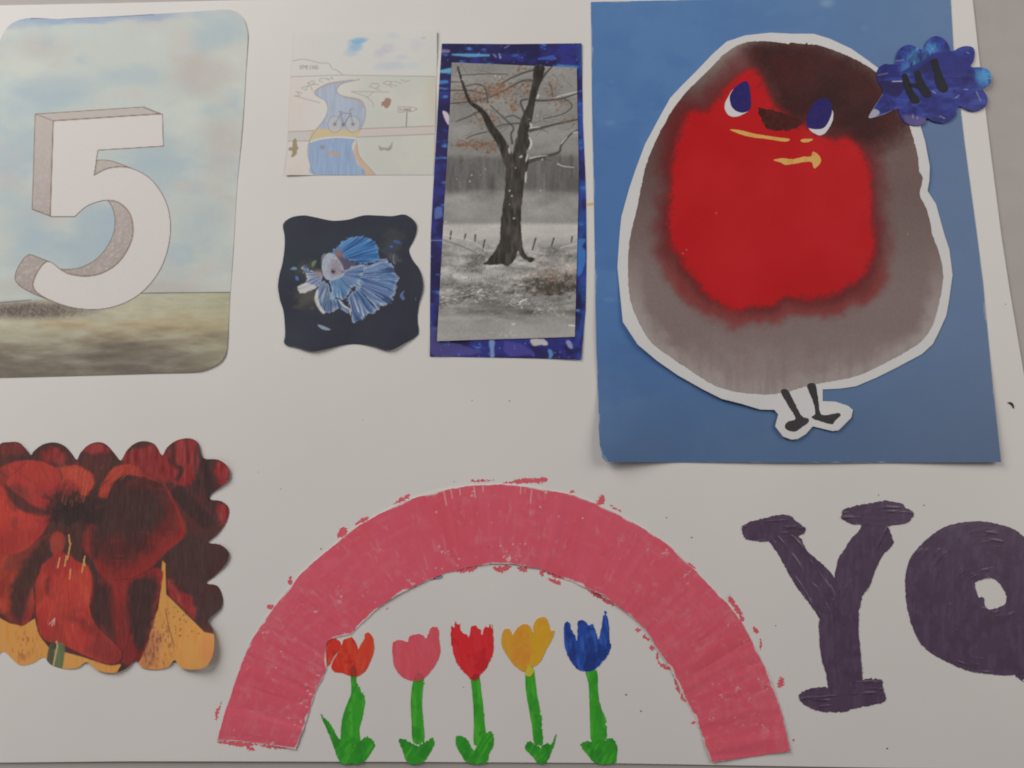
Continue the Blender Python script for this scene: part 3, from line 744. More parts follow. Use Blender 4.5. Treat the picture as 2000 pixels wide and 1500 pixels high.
    for P in ([(955, 930), (975, 990), (955, 1040)], [(940, 1090), (925, 1150)], [(925, 1250), (920, 1340)], [(1040, 540), (1030, 570)], [(770, 1030), (775, 1075)], [(870, 1110), (890, 1100)], [(965, 800), (975, 830)]):
        c.line(T1(P), [1.4, 2.2, 1], g(186), .8, 1, True)
    c.blob(*T2([(815, 170)])[0], 3, g(170), .8, .5, 1.6); c.blob(*T1([(775, 1418)])[0], 1.8, g(180), .8); c.blob(*T1([(795, 1465)])[0], 1.8, g(175), .8)
    for _ in range(26):
        c.blob(rg.uniform(870, 1125), rg.uniform(135, 650), rg.uniform(.8, 1.8), g(190), .7)
    for P in ([(800, 1140), (820, 1138)], [(1320, 1150), (1375, 1155)], [(870, 935), (930, 910)], [(480, 850), (520, 820)]):
        c.line(T2(P), 1.6, g(196), .8)
    return c.c
TREE_Z = lambda x, y: FOIL_Z(x, y) + 0.00042 + curls(0, [(855, 666, 90, 0.0010), (1125, 132, 70, 0.0005)])(x, y)
t = thing("tree_print", (1000, 400), "grey winter landscape print of a bare tree with brown leaves by a fence", "art print")
f, b = paper_field(tree_pts, 0)
build("print_sheet", f, b, STEP, TREE_Z, 0.0002, M_PRINT, paint_tree, 182, t)
f, b = paper_field(TRUNK, 3)
build("tree_trunk", f, b, STEP, lambda x, y: TREE_Z(x, y) + 0.00005, 0.00005, M_PRINT, paint_tree, 182, t)
limb_s = smooth(T1(LIMB), 4, False)
build("tree_limb", lambda x, y: sdline(x, y, limb_s, [11, 9, 7.5, 5.5, 4.5, 3.6, 2.4, 1.6]), (limb_s[:, 0].min() - 14, limb_s[:, 1].min() - 6, limb_s[:, 0].max() + 14, limb_s[:, 1].max() + 14), STEP, lambda x, y: TREE_Z(x, y) + 0.00004, 0.00004, M_PRINT, paint_tree, 182, t)

# ================================================================== BLUE BACKING AND ROUND BIRD
B1 = lambda p: Z(1140, 0, 3.2609, p)
B2 = lambda p: Z(1540, 0, 3.2609, p)
B3 = lambda p: Z(1140, 460, 3.2609, p)
B4 = lambda p: Z(1540, 460, 3.2609, p)
blue_pts = [(1153.8, 3.7), (1324, 0), (1600, -5), (1855, -9), (1857, 0), (1862, 90), (1883.5, 276), (1908, 457), (1920, 552), (1938.7, 751), (1955.5, 902.5), (1800, 903.5), (1600, 903.8), (1400, 903.2), (1200, 902.2), (1183, 901.8), (1176, 892), (1171, 868), (1169, 828), (1164.5, 675), (1162, 540), (1160, 399), (1156, 200)]
def paint_blue(x, y):
    n = fbm(x, y, 130, 110, 141, 5); m = fbm(x, y, 60, 40, 147, 4)
    c = Canvas(x, y, (70, 105, 154))
    c.all(.6 * sstep(.42, .65, n), (78, 113, 160))
    c.all(.5 * sstep(.45, .7, m), (64, 98, 150))
    c.all(.7 * sstep(1300, 1950, x), (98, 112, 136))  # this and the next two tones paint glare and light falloff into the blue
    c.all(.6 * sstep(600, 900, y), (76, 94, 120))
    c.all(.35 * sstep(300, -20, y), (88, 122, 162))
    for bx, by, r, ry, a in [(1615, 6, 14, 10, .35), (1690, 55, 10, 8, .12), (1192, 240, 10, 5, .14), (1195, 160, 8, 4, .12), (1190, 585, 12, 5, .14)]:
        w = sstep(1.5, .2, np.hypot((x - bx) / r, (y - by) / ry) + (m - .5)); c.all(a * w, (150, 168, 184))
    e = sdpoly(x, y, np.array(blue_pts))
    c.all(.5 * sstep(-1.6, -.2, e + (fbm(x, y, 40, 40, 5, 3) - .68) * 16), (176, 176, 176))
    c.line(B3([(100, 1345), (120, 1400), (150, 1437)]), 1, (160, 166, 172), .8)
    return c.c
paint_blue.edge = (0.7, 0.7, 0.7)
BLUE_Z = curls(0.00040, [(1175, 900, 160, 0.0050), (1955, 903, 260, 0.0022), (1560, 905, 260, 0.0010), (1165, 650, 150, 0.0008)])
f, b = paper_field(blue_pts, 0)
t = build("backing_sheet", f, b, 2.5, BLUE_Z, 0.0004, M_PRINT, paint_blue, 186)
tag(t, "large plain blue paper sheet pasted behind the round red breasted bird", "paper sheet")

paper_b = B1([(230, 1480), (240, 1380), (290, 1200), (330, 1080), (390, 920), (470, 770), (550, 625), (620, 550), (720, 450), (820, 345), (910, 265), (1030, 225), (1190, 208), (1330, 215), (1440, 215)]) + \
    B2([(60, 214), (160, 215), (260, 245), (400, 310), (500, 380), (600, 455), (700, 560), (790, 690), (840, 800), (870, 900), (900, 1060), (897, 1150), (885, 1215), (940, 1300), (975, 1430)]) + \
    B4([(995, 0), (1025, 90), (1045, 250), (1020, 430), (1005, 510), (960, 610), (920, 690), (850, 755), (700, 835), (560, 905), (430, 960), (330, 975), (218, 980), (218, 1055), (300, 1058), (380, 1085), (410, 1110), (400, 1160), (320, 1240), (280, 1245), (155, 1215), (110, 1265), (60, 1295), (20, 1300)]) + \
    B3([(1270, 1280), (1220, 1215), (1240, 1140), (1215, 1110), (1125, 1108), (1000, 1070), (880, 1040), (760, 980), (600, 890), (470, 800), (345, 695), (250, 550), (235, 400), (215, 200), (224, 60)])
body_b = B1([(300, 1490), (345, 1300), (385, 1100), (420, 990), (470, 870), (520, 780), (560, 710), (640, 600), (740, 500), (840, 400), (900, 340), (1000, 280), (1100, 262), (1200, 265), (1290, 276), (1306, 284), (1325, 272), (1480, 285)]) + \
    B2([(80, 268), (200, 290), (330, 335), (440, 385), (560, 460), (640, 570), (720, 690), (770, 800), (800, 900), (825, 1000), (830, 1080), (855, 1140), (835, 1240), (870, 1310), (900, 1400), (915, 1490)]) + \
    B4([(930, 30), (965, 130), (985, 250), (975, 350), (955, 450), (920, 570), (860, 660), (760, 735), (600, 820), (450, 890), (300, 925), (210, 940), (100, 965), (0, 995)]) + \
    B3([(1250, 1005), (1150, 1012), (1000, 1000), (870, 970), (770, 920), (680, 860), (560, 780), (440, 690), (370, 590), (320, 480), (290, 370), (282, 200), (288, 60)])
red_b = smooth(B1([(1050, 450), (1000, 490), (930, 560), (860, 640), (790, 710), (690, 735), (620, 840), (590, 1000), (570, 1200), (560, 1480)]) +
               B3([(575, 60), (650, 170), (730, 280), (820, 380), (940, 465), (1060, 440), (1200, 420), (1290, 380)]) +
               B4([(90, 395), (250, 365), (400, 295), (490, 200), (530, 50)]) +
               B2([(520, 1380), (510, 1150), (480, 1010), (430, 930), (360, 880), (290, 905), (150, 850)]) +
               B1([(1440, 790), (1380, 810), (1290, 740), (1215, 690), (1175, 600), (1130, 500), (1090, 455)]), 4)
dark_b = smooth(B1([(1050, 330), (1150, 250), (1480, 260)]) + B2([(160, 260), (440, 370), (600, 500), (720, 680), (760, 800), (700, 880), (560, 930), (440, 910), (300, 860)]) + B1([(1400, 800), (1300, 780), (1200, 640), (1130, 520), (1080, 420)]), 4)
def paint_bird(x, y):
    n = fbm(x, y, 26, 26, 151, 4); nf = fbm(x, y, 6, 6, 157, 3); big = fbm(x, y, 120, 120, 161, 3)
    d_in = sdpoly(x, y, np.array(body_b))
    c = Canvas(x, y, (114, 101, 100))
    c.all(.85 * sstep(560, 300, y + (big - .5) * 80) * sstep(1500, 1300, x + (big - .5) * 80), (80, 62, 60))
    c.all(.6 * sstep(1600, 1760, x) * sstep(600, 350, y), (88, 72, 70))
    c.all(.8 * sstep(-36, -4, d_in + (n - .5) * 26) * sstep(460, 640, y), (146, 140, 138))
    c.all(.75 * sstep(640, 770, y + (n - .5) * 50), (138, 130, 129))
    c.all(.55 * sstep(-20, -3, d_in + (n - .5) * 16) * sstep(200, 90, y) * sstep(1500, 1440, x), (134, 126, 120))
    sp = fbm(x, y, 4.5, 4.5, 159, 2)
    r = sdpoly(x, y, red_b) - 5 + (nf - .5) * 10 + (n - .5) * 12 + (sp - .5) * 9
    k = sdpoly(x, y, dark_b) + (n - .5) * 22 + (nf - .5) * 10
    rs_ = sdpoly(x, y, red_b) + (n - .5) * 22 + (big - .5) * 30
    halo = sstep(58, 2, rs_) * (1 - .25 * sstep(250, 100, y))
    c.all(.9 * halo, (92, 30, 32))
    c.all(.45 * sstep(46, 30, rs_) * sstep(12, 28, rs_) * sstep(480, 560, y), (126, 42, 42))
    c.all(.95 * sstep(30, -28, k), lambda a, b: np.array([(58, 33, 33)]) + ((fbm(a, b, 60, 40, 171, 3) - .5) * 20)[:, None] * np.array([(1.4, .6, .6)]))
    c.all(.6 * sstep(26, -6, k + (sp - .5) * 40) * sstep(0, -30, r), (84, 26, 28))
    c.all(.5 * sstep(-20, -50, k) * sstep(1620, 1480, x), (74, 30, 30))
    c.all(sstep(9, -10, r) * (1 - .75 * sstep(10, -26, k + (sp - .5) * 44)), lambda a, b: np.array([(163, 25, 30)]) + ((fbm(a, b, 90, 90, 181, 3) - .5) * 12)[:, None])
    c.all(.35 * sstep(.6, .75, nf) * sstep(30, 0, abs(r)), (120, 34, 36))
    c.all(.25 * sstep(.5, .75, fbm(x, y, 10, 80, 191, 3)) * sstep(600, 700, y), (112, 100, 100))
    c.c += ((fbm(x, y, 2.5, 2.5, 193, 2) - .5) * 9 * sstep(0, 20, r))[:, None]
    for px, py in [(1399, 416), (1334, 495), (1773, 457), (1341, 488)]:
        c.blob(px, py, 1.2, (170, 140, 110), .8)
    return c.c
BIRD_Z = lambda x, y: BLUE_Z(x, y) + 0.00045 + curls(0, [(1245, 670, 170, 0.0016), (1420, 770, 170, 0.0014), (1545, 850, 90, 0.0010), (1640, 830, 60, 0.0009), (1800, 330, 90, 0.0008)])(x, y)
bird = thing("bird_cutout", (1540, 480), "round paper bird with red breast, blue eyes and thin black legs on white cut border", "bird cutout")
white_paint = lambda x, y: np.array([(186, 187, 189)]) + ((fbm(x, y, 40, 40, 3, 2) - .5) * 4)[:, None]
f, b = paper_field(paper_b, 0)
build("white_border", f, b, STEP, BIRD_Z, 0.0003, M_PRINT, white_paint, 190, bird)
f, b = paper_field(body_b, 3, 1.2, 5)
build("body", f, b, STEP, lambda x, y: BIRD_Z(x, y) + 0.00004, 0.00004, M_PRINT, paint_bird, 186, bird)
def overlay(name, pts, cc, parent, zf, dz, rough=0.8, mat=M_PRINT, ref=182, step=1.0, sm=4, rs=5, seed=3, var=8, relief=None):
    f, b = paper_field(pts, sm, rough, rs, seed)
    pt = lambda x, y: np.array([cc], float) + ((fbm(x, y, 7, 7, seed, 3) - .5) * var)[:, None]
    return build(name, f, b, step, lambda x, y: zf(x, y) + dz, 0.00005, mat, pt, ref, parent, relief=relief)
e = overlay("eye", B1([(925, 610), (900, 660), (905, 710), (940, 742), (990, 738), (1055, 700), (1058, 640), (1000, 560), (950, 570)]), (188, 188, 192), bird, BIRD_Z, 0.00009, .4)
e["_o"] = bird["_o"]
overlay("iris", B1([(1020, 518), (1050, 530), (1063, 600), (1062, 690), (1010, 718), (950, 690), (930, 620), (960, 560)]), (40, 34, 90), e, BIRD_Z, 0.00013, .5)
e = overlay("eye", B2([(130, 818), (125, 760), (200, 660), (278, 700), (280, 770), (240, 840), (200, 862), (160, 845)]), (184, 184, 188), bird, BIRD_Z, 0.00009, .4)
overlay("iris", B2([(200, 630), (250, 630), (277, 680), (267, 750), (220, 817), (128, 815), (114, 775), (130, 710), (162, 658)]), (40, 34, 90), e, BIRD_Z, 0.00013, .6)
overlay("beak", B1([(1112, 690), (1200, 700), (1300, 730), (1385, 775), (1340, 820), (1240, 835), (1170, 820), (1135, 760)]), (62, 28, 27), bird, BIRD_Z, 0.00009, 3, rs=5, seed=6, var=16)
gold = (186, 146, 82)
overlay("gold_stroke", B1([(930, 825), (990, 828), (1080, 850), (1200, 870), (1310, 885), (1280, 902), (1180, 887), (1060, 872), (990, 852)]), gold, bird, BIRD_Z, 0.00009, .5, M_ACRYL, var=30)
overlay("gold_stroke", B1([(1380, 895), (1400, 885), (1460, 885), (1440, 902), (1400, 907)]), gold, bird, BIRD_Z, 0.00009, .4, M_ACRYL, var=30)
overlay("gold_stroke", B1([(1208, 1020), (1260, 1008), (1330, 1013), (1400, 998), (1445, 998), (1462, 966), (1500, 992), (1510, 1030), (1470, 1075), (1450, 1032), (1380, 1036), (1290, 1050), (1250, 1032)]), gold, bird, BIRD_Z, 0.00009, .8, M_ACRYL, var=40)
overlay("leg", B3([(1255, 990), (1300, 985), (1340, 1060), (1390, 1150), (1430, 1165), (1430, 1190), (1390, 1220), (1350, 1248), (1300, 1240), (1282, 1215), (1300, 1185), (1350, 1165), (1300, 1080)]), (54, 51, 54), bird, BIRD_Z, 0.00009, .9, seed=4)
overlay("leg", B4([(118, 955), (170, 946), (190, 1050), (205, 1135), (250, 1142), (320, 1130), (330, 1150), (300, 1175), (280, 1202), (230, 1190), (148, 1160), (172, 1130), (150, 1040)]), (52, 50, 53), bird, BIRD_Z, 0.00009, .9, seed=5)

# ================================================================== SPEECH BUBBLE
Q = lambda p: Z(1680, 50, 7.1429, p)
bub = Q([(118, 1270), (200, 1130), (310, 960), (320, 900), (250, 790), (228, 680), (260, 590), (340, 535), (410, 540), (490, 525), (500, 440), (550, 330), (630, 275), (720, 272), (820, 320), (895, 330), (910, 260), (970, 180), (1060, 145), (1160, 180), (1230, 260), (1260, 350), (1310, 350), (1400, 300), (1500, 285), (1580, 310),
         (1600, 380), (1585, 490), (1545, 575), (1680, 580), (1790, 620), (1830, 700), (1825, 780), (1790, 840), (1710, 885), (1760, 960), (1780, 1050), (1740, 1140), (1640, 1190), (1520, 1185), (1400, 1125), (1345, 1160), (1340, 1240), (1270, 1320), (1150, 1360), (1020, 1335), (930, 1290), (900, 1360), (820, 1395), (700, 1385), (600, 1330), (545, 1230), (515, 1155), (330, 1240), (140, 1292)])
def paint_bub(x, y):
    c = Canvas(x, y, (34, 40, 108))
    a = fbm(x, y, 26, 16, 201, 4); d = fbm(x, y, 7, 22, 207, 4); e = fbm(x, y, 18, 8, 211, 4)
    c.all(.7 * sstep(.45, .65, a), (46, 62, 142))
    c.all(.6 * sstep(.5, .7, e), (50, 54, 130))
    cy = [(790, 450, 190, 1.0), (990, 330, 130, .9), (650, 600, 120, .6), (1740, 690, 170, 1.0)]
    for px, py, r, s in cy:
        qx, qy = Q([(px, py)])[0]
        w = sstep(1.3, .3, np.hypot(x - qx, y - qy) / (r / 7.14) + (d - .5) * 1.2)
        c.all(.95 * s * w * sstep(.36, .56, d + .1), (66, 140, 186))
    c.all(.5 * sstep(.56, .7, fbm(x * .9 + y * .4, y, 26, 7, 215, 3)), (62, 80, 158))
    c.all(.45 * sstep(.58, .72, fbm(x, y, 22, 30, 219, 3)), (28, 26, 70))
    c.fill(Q([(560, 660), (900, 470), (1050, 380), (1300, 380), (1560, 580), (1250, 720), (1000, 600), (800, 640)]), (38, 44, 112), 2, .85)
    c.fill(Q([(700, 660), (830, 590), (900, 520), (1010, 470), (1080, 490), (1060, 650), (900, 670), (800, 700)]), (30, 32, 74), 4, .7)
    c.fill(Q([(260, 780), (580, 790), (600, 900), (500, 1000), (320, 900)]), (34, 28, 72), 2, .8)
    c.fill(Q([(600, 1250), (900, 1280), (880, 1380), (700, 1390)]), (92, 82, 128), 3, .8)
    c.fill(Q([(120, 1270), (190, 1165), (270, 1200), (250, 1250), (150, 1292)]), (154, 152, 168), 1.2, .95)
    c.line(Q([(450, 780), (580, 776)]), .9, (190, 186, 190), .9)
    for L in ([(500, 490), (600, 480)], [(250, 690), (380, 665)]):
        c.line(Q(L), 1.6, (150, 136, 140), .45)
    c.line(Q([(310, 960), (200, 1130), (118, 1270), (145, 1290), (330, 1238), (510, 1158)]), .7, (164, 160, 170), .8)
    for L in ([(1620, 920), (1680, 1050)], [(1330, 1010), (1380, 970)], [(1010, 910), (1050, 945)], [(1110, 1260), (1180, 1295)], [(730, 1240), (740, 1290)], [(795, 1275), (800, 1300)], [(1490, 375), (1520, 385)], [(1000, 315), (1020, 330)], [(1450, 890), (1500, 890)], [(1770, 740), (1825, 735)], [(790, 330), (810, 320)]):
        c.line(Q(L), .8, (150, 168, 204), .75)
    return c.c
BUB_Z = lambda x, y: np.maximum(BLUE_Z(x, y), 0) + 0.0008 - 0.0004 * sstep(1890, 1925, x) + curls(0, [(1935, 150, 60, 0.0006), (1800, 245, 50, 0.0004)])(x, y)
bubble = thing("speech_bubble", (1820, 160), "scalloped glossy blue speech bubble with dark hand painted letters beside the bird", "paper bubble")
f, b = paper_field(bub, 3)
build("bubble_sheet", f, b, 1.0, BUB_Z, 0.0003, M_GLOSSY, paint_bub, 190, bubble, relief=lambda x, y: 0.00004 * (fbm(x, y, 10, 8, 7, 3) - .5))
blk = (26, 27, 36)
for pts in ([(580, 690), (640, 670), (690, 770), (720, 870), (830, 1040), (790, 1085), (720, 1070), (640, 930), (600, 800)], [(760, 660), (830, 640), (880, 760), (990, 940), (960, 1005), (880, 985), (800, 880), (700, 850), (690, 800), (780, 800)]):
    overlay("letter_stroke", Q(pts), blk, bubble, BUB_Z, 0.00012, .5, M_GLOSSY, 190)
overlay("letter_stroke", Q([(980, 500), (1030, 465), (1080, 480), (1120, 620), (1220, 850), (1210, 910), (1150, 935), (1080, 880), (1040, 760), (1030, 640)]), blk, bubble, BUB_Z, 0.00012, .5, M_GLOSSY, 190)

# ================================================================== RED FLOWER CUT-OUT
A = lambda p: Z(0, 840, 3.125, p)
flw = A([(-90, 110), (-40, 160), (0, 85), (50, 74), (110, 74), (150, 108), (188, 152), (205, 130), (260, 88), (330, 75), (390, 95), (435, 140), (468, 182), (490, 140), (540, 90), (600, 73), (650, 90), (700, 145), (737, 186), (770, 130), (820, 83), (880, 67), (945, 88), (988, 155), (1020, 105), (1080, 62), (1155, 50), (1210, 80), (1238, 170),
         (1330, 180), (1390, 225), (1396, 300), (1340, 350), (1286, 392), (1284, 424), (1350, 434), (1397, 480), (1380, 560), (1320, 640), (1268, 686), (1345, 700), (1395, 748), (1378, 815), (1310, 890), (1258, 935), (1325, 950), (1358, 1020), (1345, 1090), (1268, 1160), (1296, 1210), (1308, 1290), (1295, 1380), (1255, 1445), (1180, 1463), (1105, 1450),
         (1066, 1402), (1030, 1442), (960, 1462), (870, 1450), (826, 1405), (775, 1450), (700, 1482), (600, 1468), (530, 1416), (470, 1452), (390, 1456), (310, 1432), (266, 1386), (200, 1422), (130, 1436), (85, 1408), (20, 1350), (-30, 1400), (-90, 1430), (-110, 800)])
PET = {
 'P5': [(520, 430), (620, 400), (700, 330), (800, 300), (900, 290), (980, 330), (1060, 450), (1120, 580), (1110, 650), (1000, 745), (900, 850), (780, 905), (640, 905), (560, 800), (500, 690)],
 'P7': [(560, 880), (760, 910), (980, 840), (975, 1000), (930, 1150), (900, 1300), (830, 1430), (740, 1410), (640, 1250), (560, 1050)],
 'P3': [(-90, 770), (120, 740), (240, 660), (310, 640), (250, 800), (205, 950), (212, 1100), (150, 1190), (60, 1165), (0, 1115), (-90, 1090)],
 'P2': [(-90, 300), (50, 370), (200, 480), (310, 520), (260, 630), (150, 735), (0, 765), (-90, 760)],
 'P1': [(-90, 270), (30, 215), (120, 185), (250, 190), (360, 230), (470, 215), (570, 280), (555, 370), (480, 470), (400, 490), (300, 500), (180, 480), (60, 370)],
 'P4': [(290, 790), (380, 740), (480, 800), (545, 840), (565, 950), (550, 1080), (600, 1200), (745, 1350), (700, 1430), (550, 1395), (400, 1325), (265, 1280), (218, 1150), (215, 950), (245, 850)],
 'P6': [(598, 385), (640, 290), (700, 225), (770, 208), (840, 225), (875, 262), (980, 320), (880, 285), (760, 285), (700, 320), (655, 408), (615, 410)],
}
def petal(c0, c1, dk, ctr, seed, freq=34, reach=72):
    ox, oy = A([ctr])[0]
    def k(x, y):
        a = np.arctan2(y - oy, x - ox); r = np.hypot(x - ox, y - oy)
        s = .6 * vnoise(a * freq + 2 * fbm(x, y, 40, 40, seed + 1, 2), r * .012, seed) + .4 * vnoise(a * freq * 2.3, r * .03, seed + 3)
        b = fbm(x, y, 44, 44, seed + 5, 3)
        cc = np.array(c0, float) + (np.array(c1, float) - np.array(c0, float)) * sstep(.3, .75, b * .75 + s * .25)[:, None]
        w = (.92 * sstep(reach, reach * .2, r + (s - .5) * 46 + (b - .5) * 30) + .22 * sstep(.55, .85, s) + .35 * sstep(.52, .72, fbm(x, y, 30, 46, seed + 8, 3)))[:, None]
        w = np.clip(w, 0, 1)
        return cc * (1 - w) + np.array(dk, float) * w
    return k
def paint_flower(x, y):
    rg = np.random.default_rng(5)
    v = fbm(x, y, 6, 50, 221, 4); n = fbm(x, y, 60, 60, 225, 4); f2 = fbm(x, y, 12, 12, 229, 3)
    c = Canvas(x, y, (64, 46, 45))
    c.all(.55 * sstep(.48, .68, n), (84, 46, 45))
    c.all(.35 * sstep(.52, .7, v), (54, 42, 42))
    redc = lambda p, q: np.array([(128, 46, 47)]) + ((fbm(p, q, 6, 30, 231, 3) - .5) * 44)[:, None]
    for pts, a in [([(1030, 110), (1110, 55), (1200, 65), (1215, 160), (1180, 300), (1060, 350), (1040, 180)], .85), ([(1320, 185), (1400, 215), (1400, 310), (1345, 335), (1320, 260)], .9), ([(1330, 445), (1400, 470), (1370, 590), (1335, 540)], .85), ([(760, 130), (960, 100), (1040, 200), (1040, 310), (880, 250), (760, 200)], .75),
                   ([(500, 120), (600, 70), (680, 120), (580, 150)], .8), ([(250, 130), (360, 110), (400, 190), (300, 205)], .7), ([(1020, 900), (1080, 960), (1190, 1040), (1180, 1150), (1060, 1050), (1025, 1000)], .9), ([(0, 90), (120, 80), (150, 140), (0, 150)], .4)]:
        c.fill(A(pts), redc, 5, a, rough=7, rs=11)
    for L, w in [([(1055, 90), (1058, 170), (1075, 220), (1110, 240), (1080, 300)], 4), ([(1250, 190), (1275, 330), (1290, 400)], 8), ([(1090, 380), (1180, 480), (1260, 560)], 14), ([(1200, 100), (1190, 220), (1215, 330)], 2), ([(1140, 70), (1150, 200)], 1.4)]:
        c.line(A(L), w, (52, 41, 41), .8, 4, True)
    c.fill(A([(1040, 560), (1270, 690), (1400, 760), (1250, 940), (1330, 1020), (1250, 1160), (1150, 1000), (1040, 850)]), (62, 47, 47), 10, .75, rough=6)
    # ochre ground
    och = lambda p, q: np.array([(188, 138, 78)]) + ((fbm(p, q, 30, 60, 241, 3) - .5) * 26)[:, None] * np.array([(1, .9, .6)]) - (sstep(.5, .75, fbm(p, q, 4, 40, 243, 3)) * 16)[:, None] * np.array([(.7, 1, 1)])
    c.fill(A([(-90, 1100), (60, 1180), (140, 1195), (212, 1150), (260, 1280), (300, 1330), (560, 1400), (740, 1432), (700, 1500), (-90, 1500)]), och, 1.2, sm=False)
    c.fill(A([(990, 795), (1010, 815), (1018, 1000), (1080, 1060), (1180, 1160), (1255, 1235), (1310, 1245), (1320, 1400), (1250, 1480), (960, 1480), (830, 1450), (900, 1300), (965, 1080), (982, 900)]), och, 1.2, sm=False)
    w = sstep(1.5, .4, np.hypot((x - 290) / 26, (y - 1262) / 52) + (f2 - .5)); c.all(.7 * w, (146, 96, 76))
    w = sstep(.52, .62, fbm(x, y, 3.2, 9, 245, 3)) * sstep(1.4, .4, np.hypot((x - 302) / 42, (y - 1255) / 62)); c.all(.7 * w, (112, 72, 56))
    w = sstep(.54, .66, fbm(x, y, 4, 12, 247, 3)) * sstep(1.3, .3, np.hypot((x - 45) / 34, (y - 1262) / 40)); c.all(.75 * w, (138, 84, 56))
    w = sstep(1.5, .4, np.hypot((x - 404) / 14, (y - 1270) / 30)); c.all(.5 * w, (172, 108, 70))
    for _ in range(60):
        px, py = A([(rg.uniform(1020, 1230), rg.uniform(1080, 1260))])[0]
        if (px - 330) < (py - 1185) * 1.05 + 40 and py > 1165 + (px - 330) * .75:
            c.line([(px, py), (px + rg.normal(0, 1), py + rg.uniform(0, 3))], rg.uniform(.4, 1), (76, 54, 44), .8)
    c.line(A([(1010, 1090), (1030, 1200), (1065, 1320)]), .9, (92, 62, 48), .8, sm=True)
    c.line(A([(985, 800), (975, 1000), (960, 1100)]), 1.2, (54, 40, 40), .8); c.line(A([(1015, 830), (1018, 1000), (1090, 1070), (1250, 1230)]), 1.4, (54, 40, 40), .85)
    DK = (56, 43, 43)
    c.fill(A(PET['P7']), petal((104, 42, 42), (128, 46, 46), (60, 44, 44), (560, 760), 21, 30, 60), 2, rough=2)
    c.fill(A([(790, 940), (900, 890), (965, 930), (935, 1100), (890, 1300), (830, 1330), (790, 1130)]), DK, 8, .95, rough=5)
    c.fill(A([(580, 960), (660, 940), (690, 1150), (700, 1330), (610, 1180)]), DK, 9, .8, rough=5)
    c.fill(A(PET['P3']), petal((118, 46, 42), (150, 62, 48), (62, 45, 43), (400, 560), 25, 22), 2, rough=1.5)
    c.fill(A([(60, 980), (130, 840), (240, 690), (295, 655), (240, 860), (165, 1060), (140, 1160), (90, 1150)]), (58, 43, 42), 9, .9, rough=5)
    c.fill(A(PET['P2']), petal((142, 50, 48), (156, 58, 50), (78, 45, 44), (430, 500), 29, 20, 60), 2, rough=1.5)
    c.fill(A([(20, 640), (180, 600), (250, 630), (140, 740), (0, 765), (-60, 740)]), (124, 48, 46), 8, .5, rough=5)
    c.fill(A(PET['P1']), petal((138, 50, 49), (152, 56, 51), (56, 42, 42), (420, 510), 33, 26, 60), 2, rough=2)
    c.fill(A([(350, 230), (470, 220), (570, 285), (550, 370), (500, 420), (470, 330), (400, 290)]), (156, 70, 54), 6, .6, rough=5)
    c.fill(A([(30, 330), (120, 400), (240, 480), (300, 490), (290, 520), (150, 500), (60, 420)]), (70, 44, 43), 4, .9, rough=2)
    c.line(A([(40, 300), (90, 260), (160, 195)]), 1, (96, 44, 44), .5); c.line(A([(360, 235), (388, 330), (365, 430)]), 2.2, (92, 44, 42), .7, 3, True)
    c.fill(A(PET['P5']), petal((70, 41, 41), (92, 42, 42), (56, 42, 42), (520, 480), 37, 18, 90), 5, rough=4)
    p5 = smooth(A(PET['P5']), 4); i = c.near(p5, 2); d = sdpoly(c.x[i], c.y[i], p5)
    w = sstep(-46, -2, d + (f2[i] - .5) * 26) * (d < 0) * sstep(1010, 1090, c.y[i] + (c.x[i] - 250) * .5)
    c.put(i, .85 * w, (122, 44, 43))
    w = (d < 0) * sstep(.55, .7, fbm(c.x[i], c.y[i], 40, 5, 283, 3)) * sstep(.45, .6, n[i]); c.put(i, .5 * w, (112, 46, 45))
    c.fill(A([(600, 430), (740, 340), (930, 350), (1000, 470), (950, 590), (760, 640), (600, 620)]), (58, 44, 44), 16, .85, rough=9)
    c.line(A([(1000, 330), (1060, 440), (1120, 580), (1112, 650), (1010, 740), (900, 850), (780, 900)]), [1.4, 2.2, 3.4, 3.2, 2.4, 1.8, 1.4], (140, 48, 45), .75, 2.6, True)
    c.fill(A(PET['P6']), petal((128, 47, 44), (150, 64, 50), (88, 42, 41), (640, 480), 41, 40, 40), 2.5, rough=3)
    c.fill(A([(690, 330), (760, 275), (820, 290), (760, 330), (700, 400), (660, 420)]), (60, 42, 42), 4, .85, rough=2)
    c.fill(A([(850, 275), (950, 305), (1040, 325), (1010, 285), (930, 240), (860, 240)]), (120, 46, 45), 5, .8, rough=3)
    for _ in range(26):
        px, py = A([(rg.uniform(620, 850), rg.uniform(215, 330))])[0]; L = rg.uniform(5, 14)
        c.line([(px, py), (px - L * .7, py + L * .7)], .6, (160, 84, 62) if rg.random() < .4 else (70, 42, 42), .5)
    c.fill(A([(530, 570), (600, 600), (560, 680), (580, 770), (530, 750), (490, 690), (500, 610)]), (120, 46, 45), 5, .8)
    c.fill(A([(560, 600), (620, 620), (610, 760), (560, 780)]), DK, 6, .7, rough=3)
    # throat
    w = sstep(1.5, .4, np.hypot((x - 142) / 44, (y - 1000) / 34) + (fbm(x, y, 9, 9, 251, 3) - .5) * 1.5); c.all(.97 * w, (48, 39, 39))
    c.fill(A([(400, 600), (520, 580), (500, 700), (470, 830), (400, 800), (420, 700)]), (66, 45, 43), 7, .9, rough=5)
    c.fill(A([(310, 650), (350, 615), (395, 650), (385, 730), (330, 760), (305, 700)]), (134, 56, 49), 3, .9, rough=2)
    c.fill(A(PET['P4']), petal((142, 49, 48), (154, 58, 50), (100, 43, 43), (430, 620), 45, 30, 60), 3, rough=3)
    c.fill(A([(470, 860), (550, 860), (560, 960), (540, 1080), (490, 1010)]), (162, 68, 54), 6, .6)
